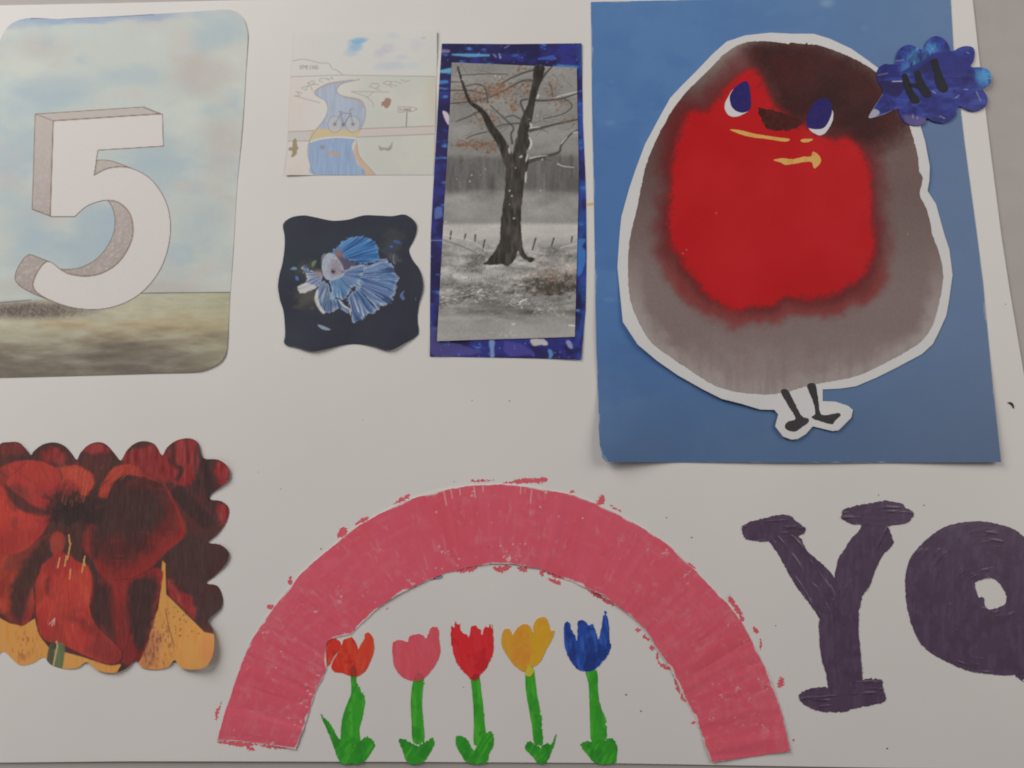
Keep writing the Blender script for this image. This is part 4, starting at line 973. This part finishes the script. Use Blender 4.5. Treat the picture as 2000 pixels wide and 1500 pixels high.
    c.fill(A([(440, 1150), (580, 1180), (730, 1350), (690, 1430), (520, 1360), (560, 1270)]), (108, 46, 45), 10, .75, rough=5)
    c.fill(A([(560, 800), (600, 900), (620, 1100), (600, 1200), (560, 1080), (570, 940)]), DK, 5, .8, rough=3)
    c.fill(A([(270, 920), (310, 900), (300, 1000), (285, 1010)]), (92, 44, 43), 3, .7)
    for _ in range(70):
        px, py = A([(rg.uniform(250, 540), rg.uniform(880, 1250))])[0]; L = rg.uniform(6, 22)
        c.line([(px, py), (px + (px - 138) * .008 * L * .3, py + L)], .5, (178, 92, 68) if rg.random() < .5 else (120, 44, 44), .4)
    for _ in range(40):
        px, py = A([(rg.uniform(380, 560), rg.uniform(230, 430))])[0]; L = rg.uniform(5, 16)
        c.line([(px, py), (px - L * .25, py + L)], .6, (176, 96, 70) if rg.random() < .5 else (80, 44, 43), .55)
    i = c.near(A(PET['P4']), 3); d = abs(sdpoly(c.x[i], c.y[i], smooth(A(PET['P4']), 4)))
    c.put(i, .75 * sstep(2.4, .6, d + (f2[i] - .5) * 2) * (c.y[i] > 1180), (70, 42, 42))
    for p, q in [((430, 690), (412, 790)), ((405, 770), (395, 830)), ((365, 780), (352, 840)), ((430, 850), (425, 908)), ((518, 770), (500, 865)), ((510, 790), (520, 830)), ((420, 640), (426, 690))]:
        c.line(A([p, q]), 1.2, (190, 150, 92), .9)
    for L in ([(300, 1185), (335, 1150), (330, 1190)], [(315, 1195), (332, 1150)]):
        c.line(A(L), .8, (186, 160, 160), .9)
    c.fill(A([(300, 1320), (330, 1290), (325, 1440), (285, 1430)]), (66, 70, 58), 1, .95)
    c.fill(A([(345, 1310), (395, 1320), (375, 1470), (325, 1450)]), (84, 96, 70), 1, .95)
    c.line(A([(345, 1290), (350, 1320), (325, 1440)]), 1.5, (164, 152, 112), .9)
    c.c += ((fbm(x, y, 2.4, 16, 261, 2) - .5) * 13)[:, None]
    return c.c
FLOW_Z = curls(0.00025, [(440, 1300, 150, 0.0042), (440, 900, 110, 0.0016), (450, 1080, 90, 0.0010), (220, 1320, 120, 0.0012), (60, 870, 90, 0.0006)])
flower = thing("flower_cutout", (220, 1080), "scallop edged cutout of large dark red flowers against ochre yellow", "picture cutout")
f, b = paper_field(flw, 3)
build("scalloped_sheet", f, b, STEP, FLOW_Z, 0.0003, M_PRINT, paint_flower, 172, flower)
for k, nm in enumerate(('P7', 'P3', 'P2', 'P1', 'P5', 'P6', 'P4')):
    f, b = paper_field(A(PET[nm]), 4)
    b = (max(b[0], -30), b[1], b[2], b[3])
    build("petal", (lambda g, w: lambda x, y: np.maximum(g(x, y), w(x, y) + 1.5))(f, paper_field(flw, 3)[0]), b, STEP, (lambda z: lambda x, y: FLOW_Z(x, y) + z)(0.00003 + k * 0.000012), 0.00003, M_PRINT, paint_flower, 172, flower)

# ================================================================== PINK ARCH
arch_pts = [(424, 1445), (437, 1398), (455, 1344), (470, 1300), (488, 1256), (512, 1218), (536, 1184), (560, 1154), (590, 1118), (612, 1098), (658, 1060), (696, 1029), (740, 1004), (788, 980), (816, 970), (870, 956), (920, 948), (980, 946), (1036, 951), (1076, 958), (1120, 966), (1180, 990), (1214, 1008), (1268, 1038), (1310, 1068), (1352, 1108),
            (1380, 1138), (1420, 1178), (1448, 1214), (1462, 1240), (1482, 1278), (1502, 1318), (1517, 1358), (1530, 1402), (1543, 1467), (1390, 1489), (1376, 1448), (1360, 1404), (1336, 1360), (1312, 1308), (1284, 1266), (1260, 1228), (1226, 1198), (1178, 1163), (1120, 1137), (1060, 1113), (1000, 1101), (960, 1101), (920, 1107), (870, 1119), (830, 1136),
            (780, 1160), (740, 1186), (708, 1216), (686, 1238), (664, 1243), (648, 1247), (638, 1254), (636, 1264), (637, 1290), (638, 1306), (616, 1352), (600, 1402), (577, 1464), (500, 1450)]
ACX, ACY = 983.0, 1520.0
arch_p = np.array(arch_pts, float)
def arch_polar(x, y):
    return np.arctan2(x - ACX, ACY - y), np.hypot(x - ACX, y - ACY)
def paint_arch(x, y):
    t, r = arch_polar(x, y)
    d = sdpoly(x, y, arch_p)
    u = t * 490
    n = fbm(u, r, 60, 40, 301, 4); s = fbm(u, r, 7, 90, 305, 4); fine = fbm(x, y, 6, 6, 309, 3); mid = fbm(x, y, 22, 22, 313, 3)
    c = Canvas(x, y, (171, 73, 90))
    c.all(.7 * sstep(.45, .65, n), (163, 67, 81))
    c.all(.35 * sstep(.5, .75, s), (180, 86, 97))
    c.all(.4 * sstep(.55, .75, fbm(u, r, 30, 9, 317, 3)), (186, 96, 106))
    legs = sstep(1180, 1400, y)
    # bare spots where the paint missed
    edge = sstep(-34, -4, d)
    chip = fine * .62 + mid * .38
    c.all(sstep(.745, .79, chip + .05 * edge + .03 * legs) * .85, (196, 178, 178))
    c.all(.36 * sstep(.6, .7, fbm(u, r, 6, 18, 321, 3)) * sstep(.48, .6, mid), (196, 128, 136))
    c.all(.32 * sstep(.58, .72, fbm(u, r, 16, 9, 323, 3)) * sstep(.2, .9, abs(t)), (190, 104, 114))
    c.all(.3 * sstep(.55, .75, fbm(u, r, 34, 120, 327, 2)), (152, 60, 70))
    c.all(sstep(-3.4, -.6, d + (fbm(u, r * .2, 30, 30, 325, 4) - .6) * 14), (190, 181, 179))
    for a in (-.985, -.83, -1.22, -1.34, 1.33, 1.22, 1.06):  # dark lines along the radial creases: soft shading put into the pink
        c.all(.28 * sstep(4, .5, abs(u - a * 490 + (r - 490) * .03)) * sstep(565, 520, r) * sstep(418, 450, r), (136, 54, 64))
    for a, r0, r1 in ((-.205, 545, 574), (-.18, 556, 572), (-.1, 552, 574), (.098, 540, 566), (.06, 556, 574), (-.07, 562, 574), (-.15, 560, 572)):
        c.line([(ACX + q * math.sin(a), ACY - q * math.cos(a)) for q in (r0, r1)], .8, (206, 190, 188), .85)
    for px, py in ((978, 1066), (1002, 1063), (1026, 1062), (921, 968), (852, 1000), (1138, 1012), (1055, 990)):
        c.blob(px, py, 1.6, (204, 190, 188), .9)
    c.blob(954, 1069, 1.6, (150, 30, 40), .9)
    return c.c
paint_arch.edge = (0.74, 0.72, 0.71)
def arch_relief(x, y):
    t, r = arch_polar(x, y); u = t * 490
    return 0.00010 + 0.00036 * np.maximum(fbm(u, r, 20, 160, 331, 2) - .5, -.4) * (1 + .5 * sstep(.5, 1.2, abs(t))) + 0.00006 * (fbm(u, r, 5, 30, 333, 3) - .5)
ARCH_Z = curls(0.00035, [(1000, 1105, 130, 0.0004), (780, 1160, 110, 0.0004), (1200, 1180, 120, 0.0006), (1300, 1290, 110, 0.0005), (1390, 1489, 110, 0.0007), (1540, 1467, 90, 0.0007), (577, 1464, 90, 0.0005)])
arch = thing("painted_arch", (980, 1040), "wide semicircular card arch painted uneven pink with white flaking edges", "painted arch")
f, b = paper_field(arch_pts, 0, 1.1, 9, 8)
build("card_band", f, b, STEP, ARCH_Z, 0.00035, M_ACRYL, paint_arch, 162, arch, relief=arch_relief)
# smears of pink that ran over the edge on to the board
X1 = lambda p: Z(400, 920, 5, p); X2 = lambda p: Z(400, 1200, 5, p); X3 = lambda p: Z(780, 920, 5, p); X5 = lambda p: Z(1160, 920, 5, p); X6 = lambda p: Z(1160, 1200, 5, p)
smears = [X1([(1295, 660), (1305, 590), (1340, 550), (1390, 560), (1390, 610), (1330, 650)]), X1([(1470, 530), (1490, 490), (1560, 450), (1600, 460), (1560, 500)]), X1([(815, 1100), (820, 1040), (850, 1030), (850, 1080), (840, 1110)]), X1([(600, 1330), (620, 1300), (670, 1310), (650, 1355)]), X1([(1765, 1345), (1790, 1330), (1805, 1348), (1785, 1362)]), X1([(1840, 325), (1930, 255), (1995, 230), (1995, 265), (1900, 310)]),
          X2([(105, 960), (150, 860), (165, 850), (140, 960), (110, 1050)]), X2([(110, 1240), (240, 1235), (380, 1245), (520, 1265), (400, 1290), (220, 1275)]), X2([(420, 1290), (490, 1300), (480, 1330), (430, 1330)]), X2([(550, 1270), (700, 1285), (820, 1310), (700, 1315), (560, 1290)]),
          X3([(700, 105), (720, 85), (830, 85), (920, 90), (820, 110)]), X3([(1010, 115), (1160, 80), (1300, 70), (1440, 60), (1420, 110), (1250, 120), (1100, 122)]), X3([(550, 985), (620, 950), (770, 930), (730, 975), (620, 995)]), X3([(905, 950), (980, 925), (1080, 925), (1080, 955), (1000, 995)]), X3([(1140, 930), (1260, 945), (1230, 990), (1170, 975)]), X3([(1360, 975), (1420, 985), (1390, 1030)]), X3([(1430, 985), (1520, 1010), (1610, 1055), (1500, 1040)]), X3([(1440, 1045), (1560, 1070), (1575, 1115), (1500, 1100)]), X3([(1650, 205), (1690, 180), (1725, 215), (1680, 225)]), X3([(1840, 1160), (1990, 1230), (1995, 1270), (1900, 1220)]), X3([(130, 1150), (160, 1125), (160, 1150)]), X3([(310, 1065), (340, 1040), (345, 1070)]),
          X5([(0, 380), (50, 260), (85, 225), (115, 280), (100, 325), (60, 330), (30, 385)]), X5([(155, 340), (180, 335), (260, 385), (240, 395)]), X5([(0, 1180), (100, 1230), (195, 1300), (160, 1310), (60, 1250), (0, 1220)]), X5([(1295, 1235), (1330, 1215), (1400, 1310), (1470, 1430), (1450, 1470), (1370, 1350)]), X5([(900, 890), (960, 910), (990, 950), (940, 935)]), X5([(600, 660), (660, 710), (700, 715), (680, 740)]),
          X6([(400, 150), (425, 120), (460, 155), (420, 175)]), X6([(470, 210), (510, 200), (550, 255), (520, 260)]), X6([(535, 320), (560, 300), (590, 340), (565, 350)]), X6([(610, 370), (635, 390), (640, 460), (740, 520), (720, 545), (620, 480)]), X6([(780, 600), (800, 640), (850, 760), (900, 850), (870, 840), (800, 720)]), X6([(930, 1070), (970, 1045), (990, 1070)]), X6([(1550, 130), (1580, 120), (1610, 170), (1570, 195)]), X6([(1620, 240), (1645, 250), (1630, 345), (1615, 320)]), X6([(1790, 680), (1820, 610), (1860, 640), (1850, 700), (1805, 725)]), X6([(1935, 1215), (1955, 1215), (1945, 1240)])]
for k, pts in enumerate(smears):
    f0, b = paper_field(pts, 3, 4.4, 3.0, 20 + k)
    f = (lambda g: lambda x, y: g(x, y) + .7)(f0)
    build("paint_smear", f, b, 1.0, 0.00006, 0.00006, M_ACRYL, (lambda s: lambda x, y: np.array([(172, 78, 88)]) + ((fbm(x, y, 4, 4, s, 3) - .5) * 40)[:, None])(k), 164, arch)
g = overlay("paint_smear", X3([(330, 1040), (380, 1015), (430, 1030), (400, 1060), (350, 1060)]), (112, 112, 120), arch, lambda x, y: 0 * x, 0.00006, 1.2, M_ACRYL, 164)
g["label"] = "grey smudge beside the arch's inner edge"
overlay("gold_smear", Z(1140, 0, 3.2609, [(14, 1300), (40, 1290), (66, 1293), (64, 1305), (30, 1310)]), (190, 160, 110), poster, lambda x, y: 0 * x, 0.00006, .8, M_ACRYL, 186)

# ================================================================== PAINTED TULIPS
def brushed(pts, seed, rough, stretch=3.0, right=0.0):
    p = smooth(pts, 3)
    x0, x1, y0 = p[:, 0].min(), p[:, 0].max(), p[:, 1].min()
    def f(x, y):
        d = sdpoly(x, y, p)
        dry = fbm(x, y, 2.6, 2.6 * stretch, seed, 3)
        e = rough * (1 + 2.4 * sstep(y0 + 22, y0, y)) + right * sstep(.55, .75, (x - x0) / (x1 - x0)) * sstep(.4, .6, fbm(x * 0, y, 9, 34, seed + 4, 2))
        return d + e * 3.2 * np.clip(dry - .48, -.12, .5) * sstep(-e * 3.4 - .1, 0, d)
    return f, (p[:, 0].min() - 4, p[:, 1].min() - 4, p[:, 0].max() + 4, p[:, 1].max() + 4)
def stroke_paint(base, hi, lo, seed, sx=5.0, sy=34.0, shift=0.0):
    def k(x, y):
        s = fbm(x + y * shift, y, sx, sy, seed, 3); b = fbm(x, y, 16, 22, seed + 7, 3)
        cc = np.array([base], float) + 0 * x[:, None]
        a = (.75 * sstep(.46, .7, s))[:, None]; cc = cc * (1 - a) + np.array(hi, float) * a
        a = (.7 * sstep(.48, .7, b))[:, None]; cc = cc * (1 - a) + np.array(lo, float) * a
        return cc
    return k
U2 = lambda p: Z(400, 1200, 5, p); U4 = lambda p: Z(740, 1180, 4, p)
GREEN = ((44, 122, 35), (60, 136, 42), (36, 106, 35))
def tulip(name_label, at, petals, pal, stem, leaves, seed, rough=1.2, dark=None):
    t = thing("painted_tulip", at, name_label, "painted flower", "painted tulips standing in a row under the arch")
    rel = lambda s: (lambda x, y: 0.00005 * fbm(x, y, 3, 26, s, 3))
    f, b = brushed(stem, seed + 1, .35, 2.0, 2.6)
    st = build("stem", f, b, 1.0, 0.00010, 0.0001, M_ACRYL, stroke_paint(*GREEN, seed + 2), 158, t, relief=rel(seed))
    for k, lf in enumerate(leaves):
        f, b = brushed(lf, seed + 3 + k, .8, 1.6)
        build("leaf", f, b, 1.0, 0.00013 + 0.00002 * k, 0.00012, M_ACRYL, stroke_paint((38, 114, 33), (58, 134, 42), (33, 98, 34), seed + 5 + k, 5, 26, .6), 158, st, relief=rel(seed + 4))
    for k, pt in enumerate(petals):
        pts, pl = pt if isinstance(pt, tuple) else (pt, pal)
        f, b = brushed(pts, seed + 11 + k, rough * .8, 3.0)
        build("petal", f, b, 1.0, 0.00017 + 0.00003 * k, 0.00016, M_ACRYL, stroke_paint(*pl, seed + 13 + k, shift=(0.25 if k else -0.15)), 158, t, relief=rel(seed + 8 + k))
    if dark:
        overlay("flower_base", dark[0], dark[1], t, lambda x, y: 0 * x, 0.00030 + 0.00003 * len(petals), .6, M_ACRYL, 158, relief=rel(seed))
    return t
O = ((164, 44, 36), (190, 76, 52), (130, 34, 33))
tulip("orange red tulip overlapping the pink arch, its stubby stem thickest of all", (690, 1400),
      [U2([(1350, 255), (1400, 232), (1440, 222), (1475, 280), (1498, 350), (1490, 450), (1480, 560), (1470, 600), (1420, 602), (1340, 572), (1270, 565), (1235, 520), (1250, 460), (1290, 390), (1330, 320)]),
       (U2([(1500, 340), (1555, 240), (1560, 195), (1600, 176), (1640, 230), (1655, 320), (1640, 400), (1610, 470), (1570, 550), (1500, 600), (1462, 596), (1480, 460)]), ((180, 60, 44), (196, 86, 58), (150, 44, 38))),
       U2([(1190, 290), (1220, 250), (1270, 235), (1310, 255), (1332, 300), (1310, 350), (1260, 410), (1230, 470), (1205, 502), (1190, 470)])], O,
      U2([(1425, 585), (1480, 585), (1490, 680), (1550, 780), (1562, 860), (1540, 1010), (1510, 1120), (1510, 1300), (1340, 1300), (1338, 1040), (1390, 870), (1430, 760)]),
      [U2([(1130, 975), (1170, 1015), (1230, 1075), (1310, 1215), (1400, 1235), (1450, 1300), (1440, 1443), (1320, 1443), (1240, 1240), (1180, 1100)]), U2([(1450, 1260), (1510, 1245), (1590, 1190), (1660, 1262), (1640, 1320), (1550, 1443), (1420, 1443)])], 400, .5, (U2([(1425, 530), (1455, 510), (1475, 540), (1472, 600), (1425, 600)]), (116, 46, 38)))
Pk = ((170, 68, 80), (178, 82, 94), (160, 64, 76))
tulip("pink tulip with a broad blunt cup on a straight green stem", (815, 1400),
      [U4([(105, 320), (120, 290), (170, 278), (225, 295), (240, 250), (300, 232), (340, 240), (370, 270), (385, 230), (400, 185), (430, 178), (465, 190), (468, 270), (480, 370), (450, 460), (400, 530), (340, 585), (270, 600), (190, 575), (130, 510), (108, 420)])], Pk,
      U4([(275, 590), (350, 585), (342, 680), (338, 800), (350, 950), (352, 1080), (268, 1080), (255, 930), (248, 780), (255, 670)]),
      [U4([(150, 1060), (200, 1058), (270, 1090), (320, 1130), (330, 1238), (225, 1238), (180, 1130)]), U4([(300, 1120), (360, 1080), (420, 1045), (432, 1090), (400, 1160), (340, 1238), (250, 1238)])], 430, .8, (U4([(275, 590), (295, 540), (330, 540), (350, 585), (310, 600)]), (142, 62, 68)))
Rd = ((162, 34, 40), (172, 46, 52), (140, 30, 36))
tulip("crimson red tulip with three ragged brush tipped petals", (930, 1400),
      [U4([(560, 200), (600, 145), (630, 160), (640, 205), (690, 245), (700, 285), (715, 200), (750, 165), (790, 195), (805, 250), (820, 200), (870, 160), (890, 200), (900, 290), (888, 400), (850, 480), (790, 560), (740, 595), (690, 560), (620, 480), (575, 370), (565, 270)])], Rd,
      U4([(722, 580), (785, 570), (800, 680), (815, 800), (828, 950), (840, 1080), (745, 1100), (742, 950), (738, 800), (728, 680)]),
      [U4([(600, 1040), (640, 1030), (690, 1055), (730, 1130), (760, 1150), (800, 1238), (690, 1238), (645, 1180), (605, 1110)]), U4([(760, 1120), (840, 1010), (890, 1000), (895, 1110), (860, 1170), (840, 1238), (720, 1238)])], 460, 2.2, (U4([(725, 580), (745, 545), (775, 550), (782, 575), (745, 598)]), (122, 34, 38)))
Yl = ((202, 148, 52), (206, 158, 56), (204, 132, 56))
tulip("yellow tulip shaded with orange, leaning open on a thin curved stem", (1035, 1400),
      [U4([(958, 260), (980, 200), (1020, 190), (1045, 240), (1070, 200), (1120, 160), (1170, 165), (1200, 220), (1230, 330), (1220, 420), (1195, 490), (1140, 530), (1060, 480), (1000, 400), (962, 330)]),
       (U4([(1205, 240), (1210, 150), (1250, 110), (1300, 98), (1330, 160), (1345, 210), (1372, 208), (1350, 280), (1300, 370), (1260, 450), (1205, 490), (1175, 460), (1200, 350)]), ((202, 156, 46), (208, 166, 60), (200, 142, 50)))], Yl,
      U4([(1145, 530), (1165, 480), (1195, 490), (1215, 540), (1235, 700), (1262, 830), (1276, 950), (1280, 1090), (1215, 1090), (1195, 950), (1165, 780), (1145, 650)]),
      [U4([(1145, 1100), (1170, 1072), (1230, 1100), (1290, 1150), (1300, 1238), (1240, 1238), (1190, 1180), (1148, 1140)]), U4([(1260, 1130), (1310, 1085), (1345, 1095), (1385, 1020), (1365, 1110), (1320, 1220), (1300, 1238), (1240, 1238)])], 490, .6, (U4([(1148, 525), (1170, 480), (1195, 495), (1212, 530), (1180, 565), (1150, 560)]), (150, 142, 46)))
Bl = ((30, 56, 122), (44, 76, 146), (26, 40, 92))
tulip("dark blue tulip with one long pointed petal on a bent stem", (1155, 1400),
      [U4([(1445, 200), (1460, 140), (1492, 145), (1500, 190), (1535, 250), (1548, 290), (1552, 180), (1560, 130), (1600, 125), (1640, 165), (1672, 155), (1690, 200), (1715, 275), (1735, 200), (1750, 120), (1770, 55), (1790, 130), (1800, 210), (1802, 300), (1815, 320), (1795, 390), (1740, 460), (1680, 515), (1600, 528), (1540, 500), (1490, 430), (1455, 340)])], Bl,
      U4([(1615, 520), (1690, 510), (1710, 570), (1712, 690), (1740, 820), (1772, 900), (1770, 1080), (1665, 1080), (1650, 950), (1645, 780), (1638, 620)]),
      [U4([(1575, 1100), (1610, 1075), (1660, 1075), (1740, 1120), (1780, 1200), (1790, 1240), (1690, 1240), (1630, 1180)]), U4([(1690, 1110), (1770, 1060), (1820, 1045), (1855, 1090), (1865, 1140), (1855, 1210), (1840, 1242), (1700, 1240)])], 520, 1.2, (U4([(1600, 500), (1640, 380), (1680, 400), (1690, 480), (1650, 518)]), (28, 44, 98)))

# ================================================================== PAINTED LETTERS
Y7 = lambda p: Z(1420, 960, 3.41, p)
O8 = lambda p: Z(1700, 960, 3.41, p)
PUR = ((67, 54, 72), (74, 61, 80), (62, 49, 65))
def ridge(path, seed, amp=0.00022, wave=3.8):
    P = smooth(path, 6, False)
    def r(x, y):
        d = np.full(x.shape, 1e9); side = np.zeros(x.shape); al = np.zeros(x.shape); acc = 0
        for i in range(len(P) - 1):
            a, b = P[i], P[i + 1]; ex, ey = b - a; L = math.hypot(ex, ey) + 1e-9
            t = np.clip(((x - a[0]) * ex + (y - a[1]) * ey) / L ** 2, 0, 1)
            dd = np.hypot(x - a[0] - ex * t, y - a[1] - ey * t)
            m = dd < d
            d = np.where(m, dd, d); side = np.where(m, ((x - a[0]) * ey - (y - a[1]) * ex) / L, side); al = np.where(m, acc + t * L, al); acc += L
        msk = sstep(.52, .7, fbm(x, y, 34, 34, seed + 8, 2)) if seed > 655 else sstep(.36, .6, fbm(x, y, 46, 46, seed + 8, 2))
        return amp * .22 * fbm(side + 50, al, wave * 1.5, 70, seed, 3) + amp * 1.1 * msk * sstep(.56, .78, fbm(side + 90, al, wave * 1.6, 46, seed + 5, 3))
    return r
letter_y = thing("painted_letter", (1630, 1200), "dark purple capital letter Y painted with thick slab ends", "painted letter", "dark purple painted letters")
def lstroke(parent, pts, path, seed, dz, rough=.9, hole=None):
    p = smooth(pts, 3); h = smooth(hole, 3) if hole else None
    def f(x, y):
        d = sdpoly(x, y, p)
        if h is not None:
            d = np.maximum(d, -sdpoly(x, y, h))
        return d + (fbm(x, y, 4.5, 4.5, seed, 3) - .5) * 3.2 * rough
    b = (p[:, 0].min() - 4, p[:, 1].min() - 4, min(p[:, 0].max() + 4, 2110), p[:, 1].max() + 4)
    return build("brush_stroke", f, b, 1.0, dz, dz, M_WET, stroke_paint(*PUR, seed, 6, 30), 168, parent, relief=ridge(path, seed, 0.00017 if seed > 655 else 0.00030))
lstroke(letter_y, Y7([(280, 310), (465, 290), (530, 390), (620, 470), (705, 555), (725, 640), (722, 740), (700, 800), (655, 855), (620, 850), (560, 760), (505, 690), (440, 600), (380, 490), (330, 400)]), Y7([(360, 300), (520, 520), (680, 800)]), 601, 0.0001)
lstroke(letter_y, Y7([(905, 200), (1050, 215), (1105, 320), (1100, 360), (1035, 430), (980, 545), (950, 630), (900, 700), (870, 800), (730, 790), (705, 690), (710, 600), (740, 450), (770, 405), (830, 310), (890, 250)]), Y7([(980, 220), (900, 450), (780, 780)]), 611, 0.00016)
lstroke(letter_y, Y7([(620, 840), (720, 720), (870, 780), (875, 900), (890, 1080), (905, 1255), (905, 1340), (700, 1345), (660, 1210), (625, 1090), (615, 950)]), Y7([(745, 740), (750, 1050), (800, 1340)]), 621, 0.00022)
lstroke(letter_y, Y7([(100, 235), (180, 195), (320, 160), (415, 157), (450, 190), (520, 240), (520, 270), (480, 295), (440, 300), (280, 328), (150, 325), (110, 290)]), Y7([(90, 260), (520, 230)]), 631, 0.00022, 1.4)
lstroke(letter_y, Y7([(770, 140), (800, 110), (980, 72), (1060, 62), (1165, 80), (1190, 110), (1235, 130), (1240, 165), (1200, 208), (1110, 225), (1040, 232), (900, 222), (830, 215), (770, 185)]), Y7([(760, 160), (1250, 140)]), 641, 0.00026, 1.4)
lstroke(letter_y, Y7([(480, 1350), (560, 1310), (650, 1300), (680, 1310), (900, 1255), (1025, 1252), (1040, 1310), (1055, 1370), (1045, 1405), (870, 1440), (760, 1470), (600, 1460), (510, 1415), (480, 1385)]), Y7([(470, 1390), (1060, 1330)]), 651, 0.00016, 1.6)
letter_o = thing("painted_letter", (1900, 1170), "dark purple round letter O painted with a small off centre hole", "painted letter", "dark purple painted letters")
hole = O8([(700, 608), (790, 578), (840, 590), (900, 670), (905, 730), (890, 755), (810, 785), (765, 765), (760, 720), (740, 700), (720, 700)])
ring = [(815 + 330 * math.cos(a), 690 + 300 * math.sin(a)) for a in np.linspace(0, 2 * math.pi, 26)]
lstroke(letter_o, O8([(235, 560), (260, 460), (310, 385), (420, 280), (540, 220), (690, 198), (830, 210), (950, 250), (1023, 300), (1180, 440), (1290, 640), (1290, 860), (1200, 1060), (1080, 1180), (1010, 1215), (900, 1225), (780, 1215), (640, 1190), (480, 1120), (360, 1040), (290, 930), (250, 790), (233, 660)]), O8(ring), 661, 0.0002, .9, hole)
lstroke(letter_o, O8([(960, 1215), (1060, 1200), (1070, 1240), (1010, 1262), (985, 1250)]), O8([(960, 1230), (1070, 1230)]), 671, 0.0001, 2.2)

# a curled fibre lying on the board's margin
fib = smooth([(1969, 786), (1974, 787.5), (1978, 791), (1980, 797)], 4, False)
t = build("lint_fibre", lambda x, y: sdline(x, y, fib, [.5, 2.2, 2.0, .5]), (1964, 780, 1986, 802), 0.7, 0.0004, 0.0003, M_SPECK)
tag(t, "tiny curled dark fibre lying on the white margin beside the blue sheet", "lint")
for o in scene.objects:
    if "_o" in o:
        del o["_o"]
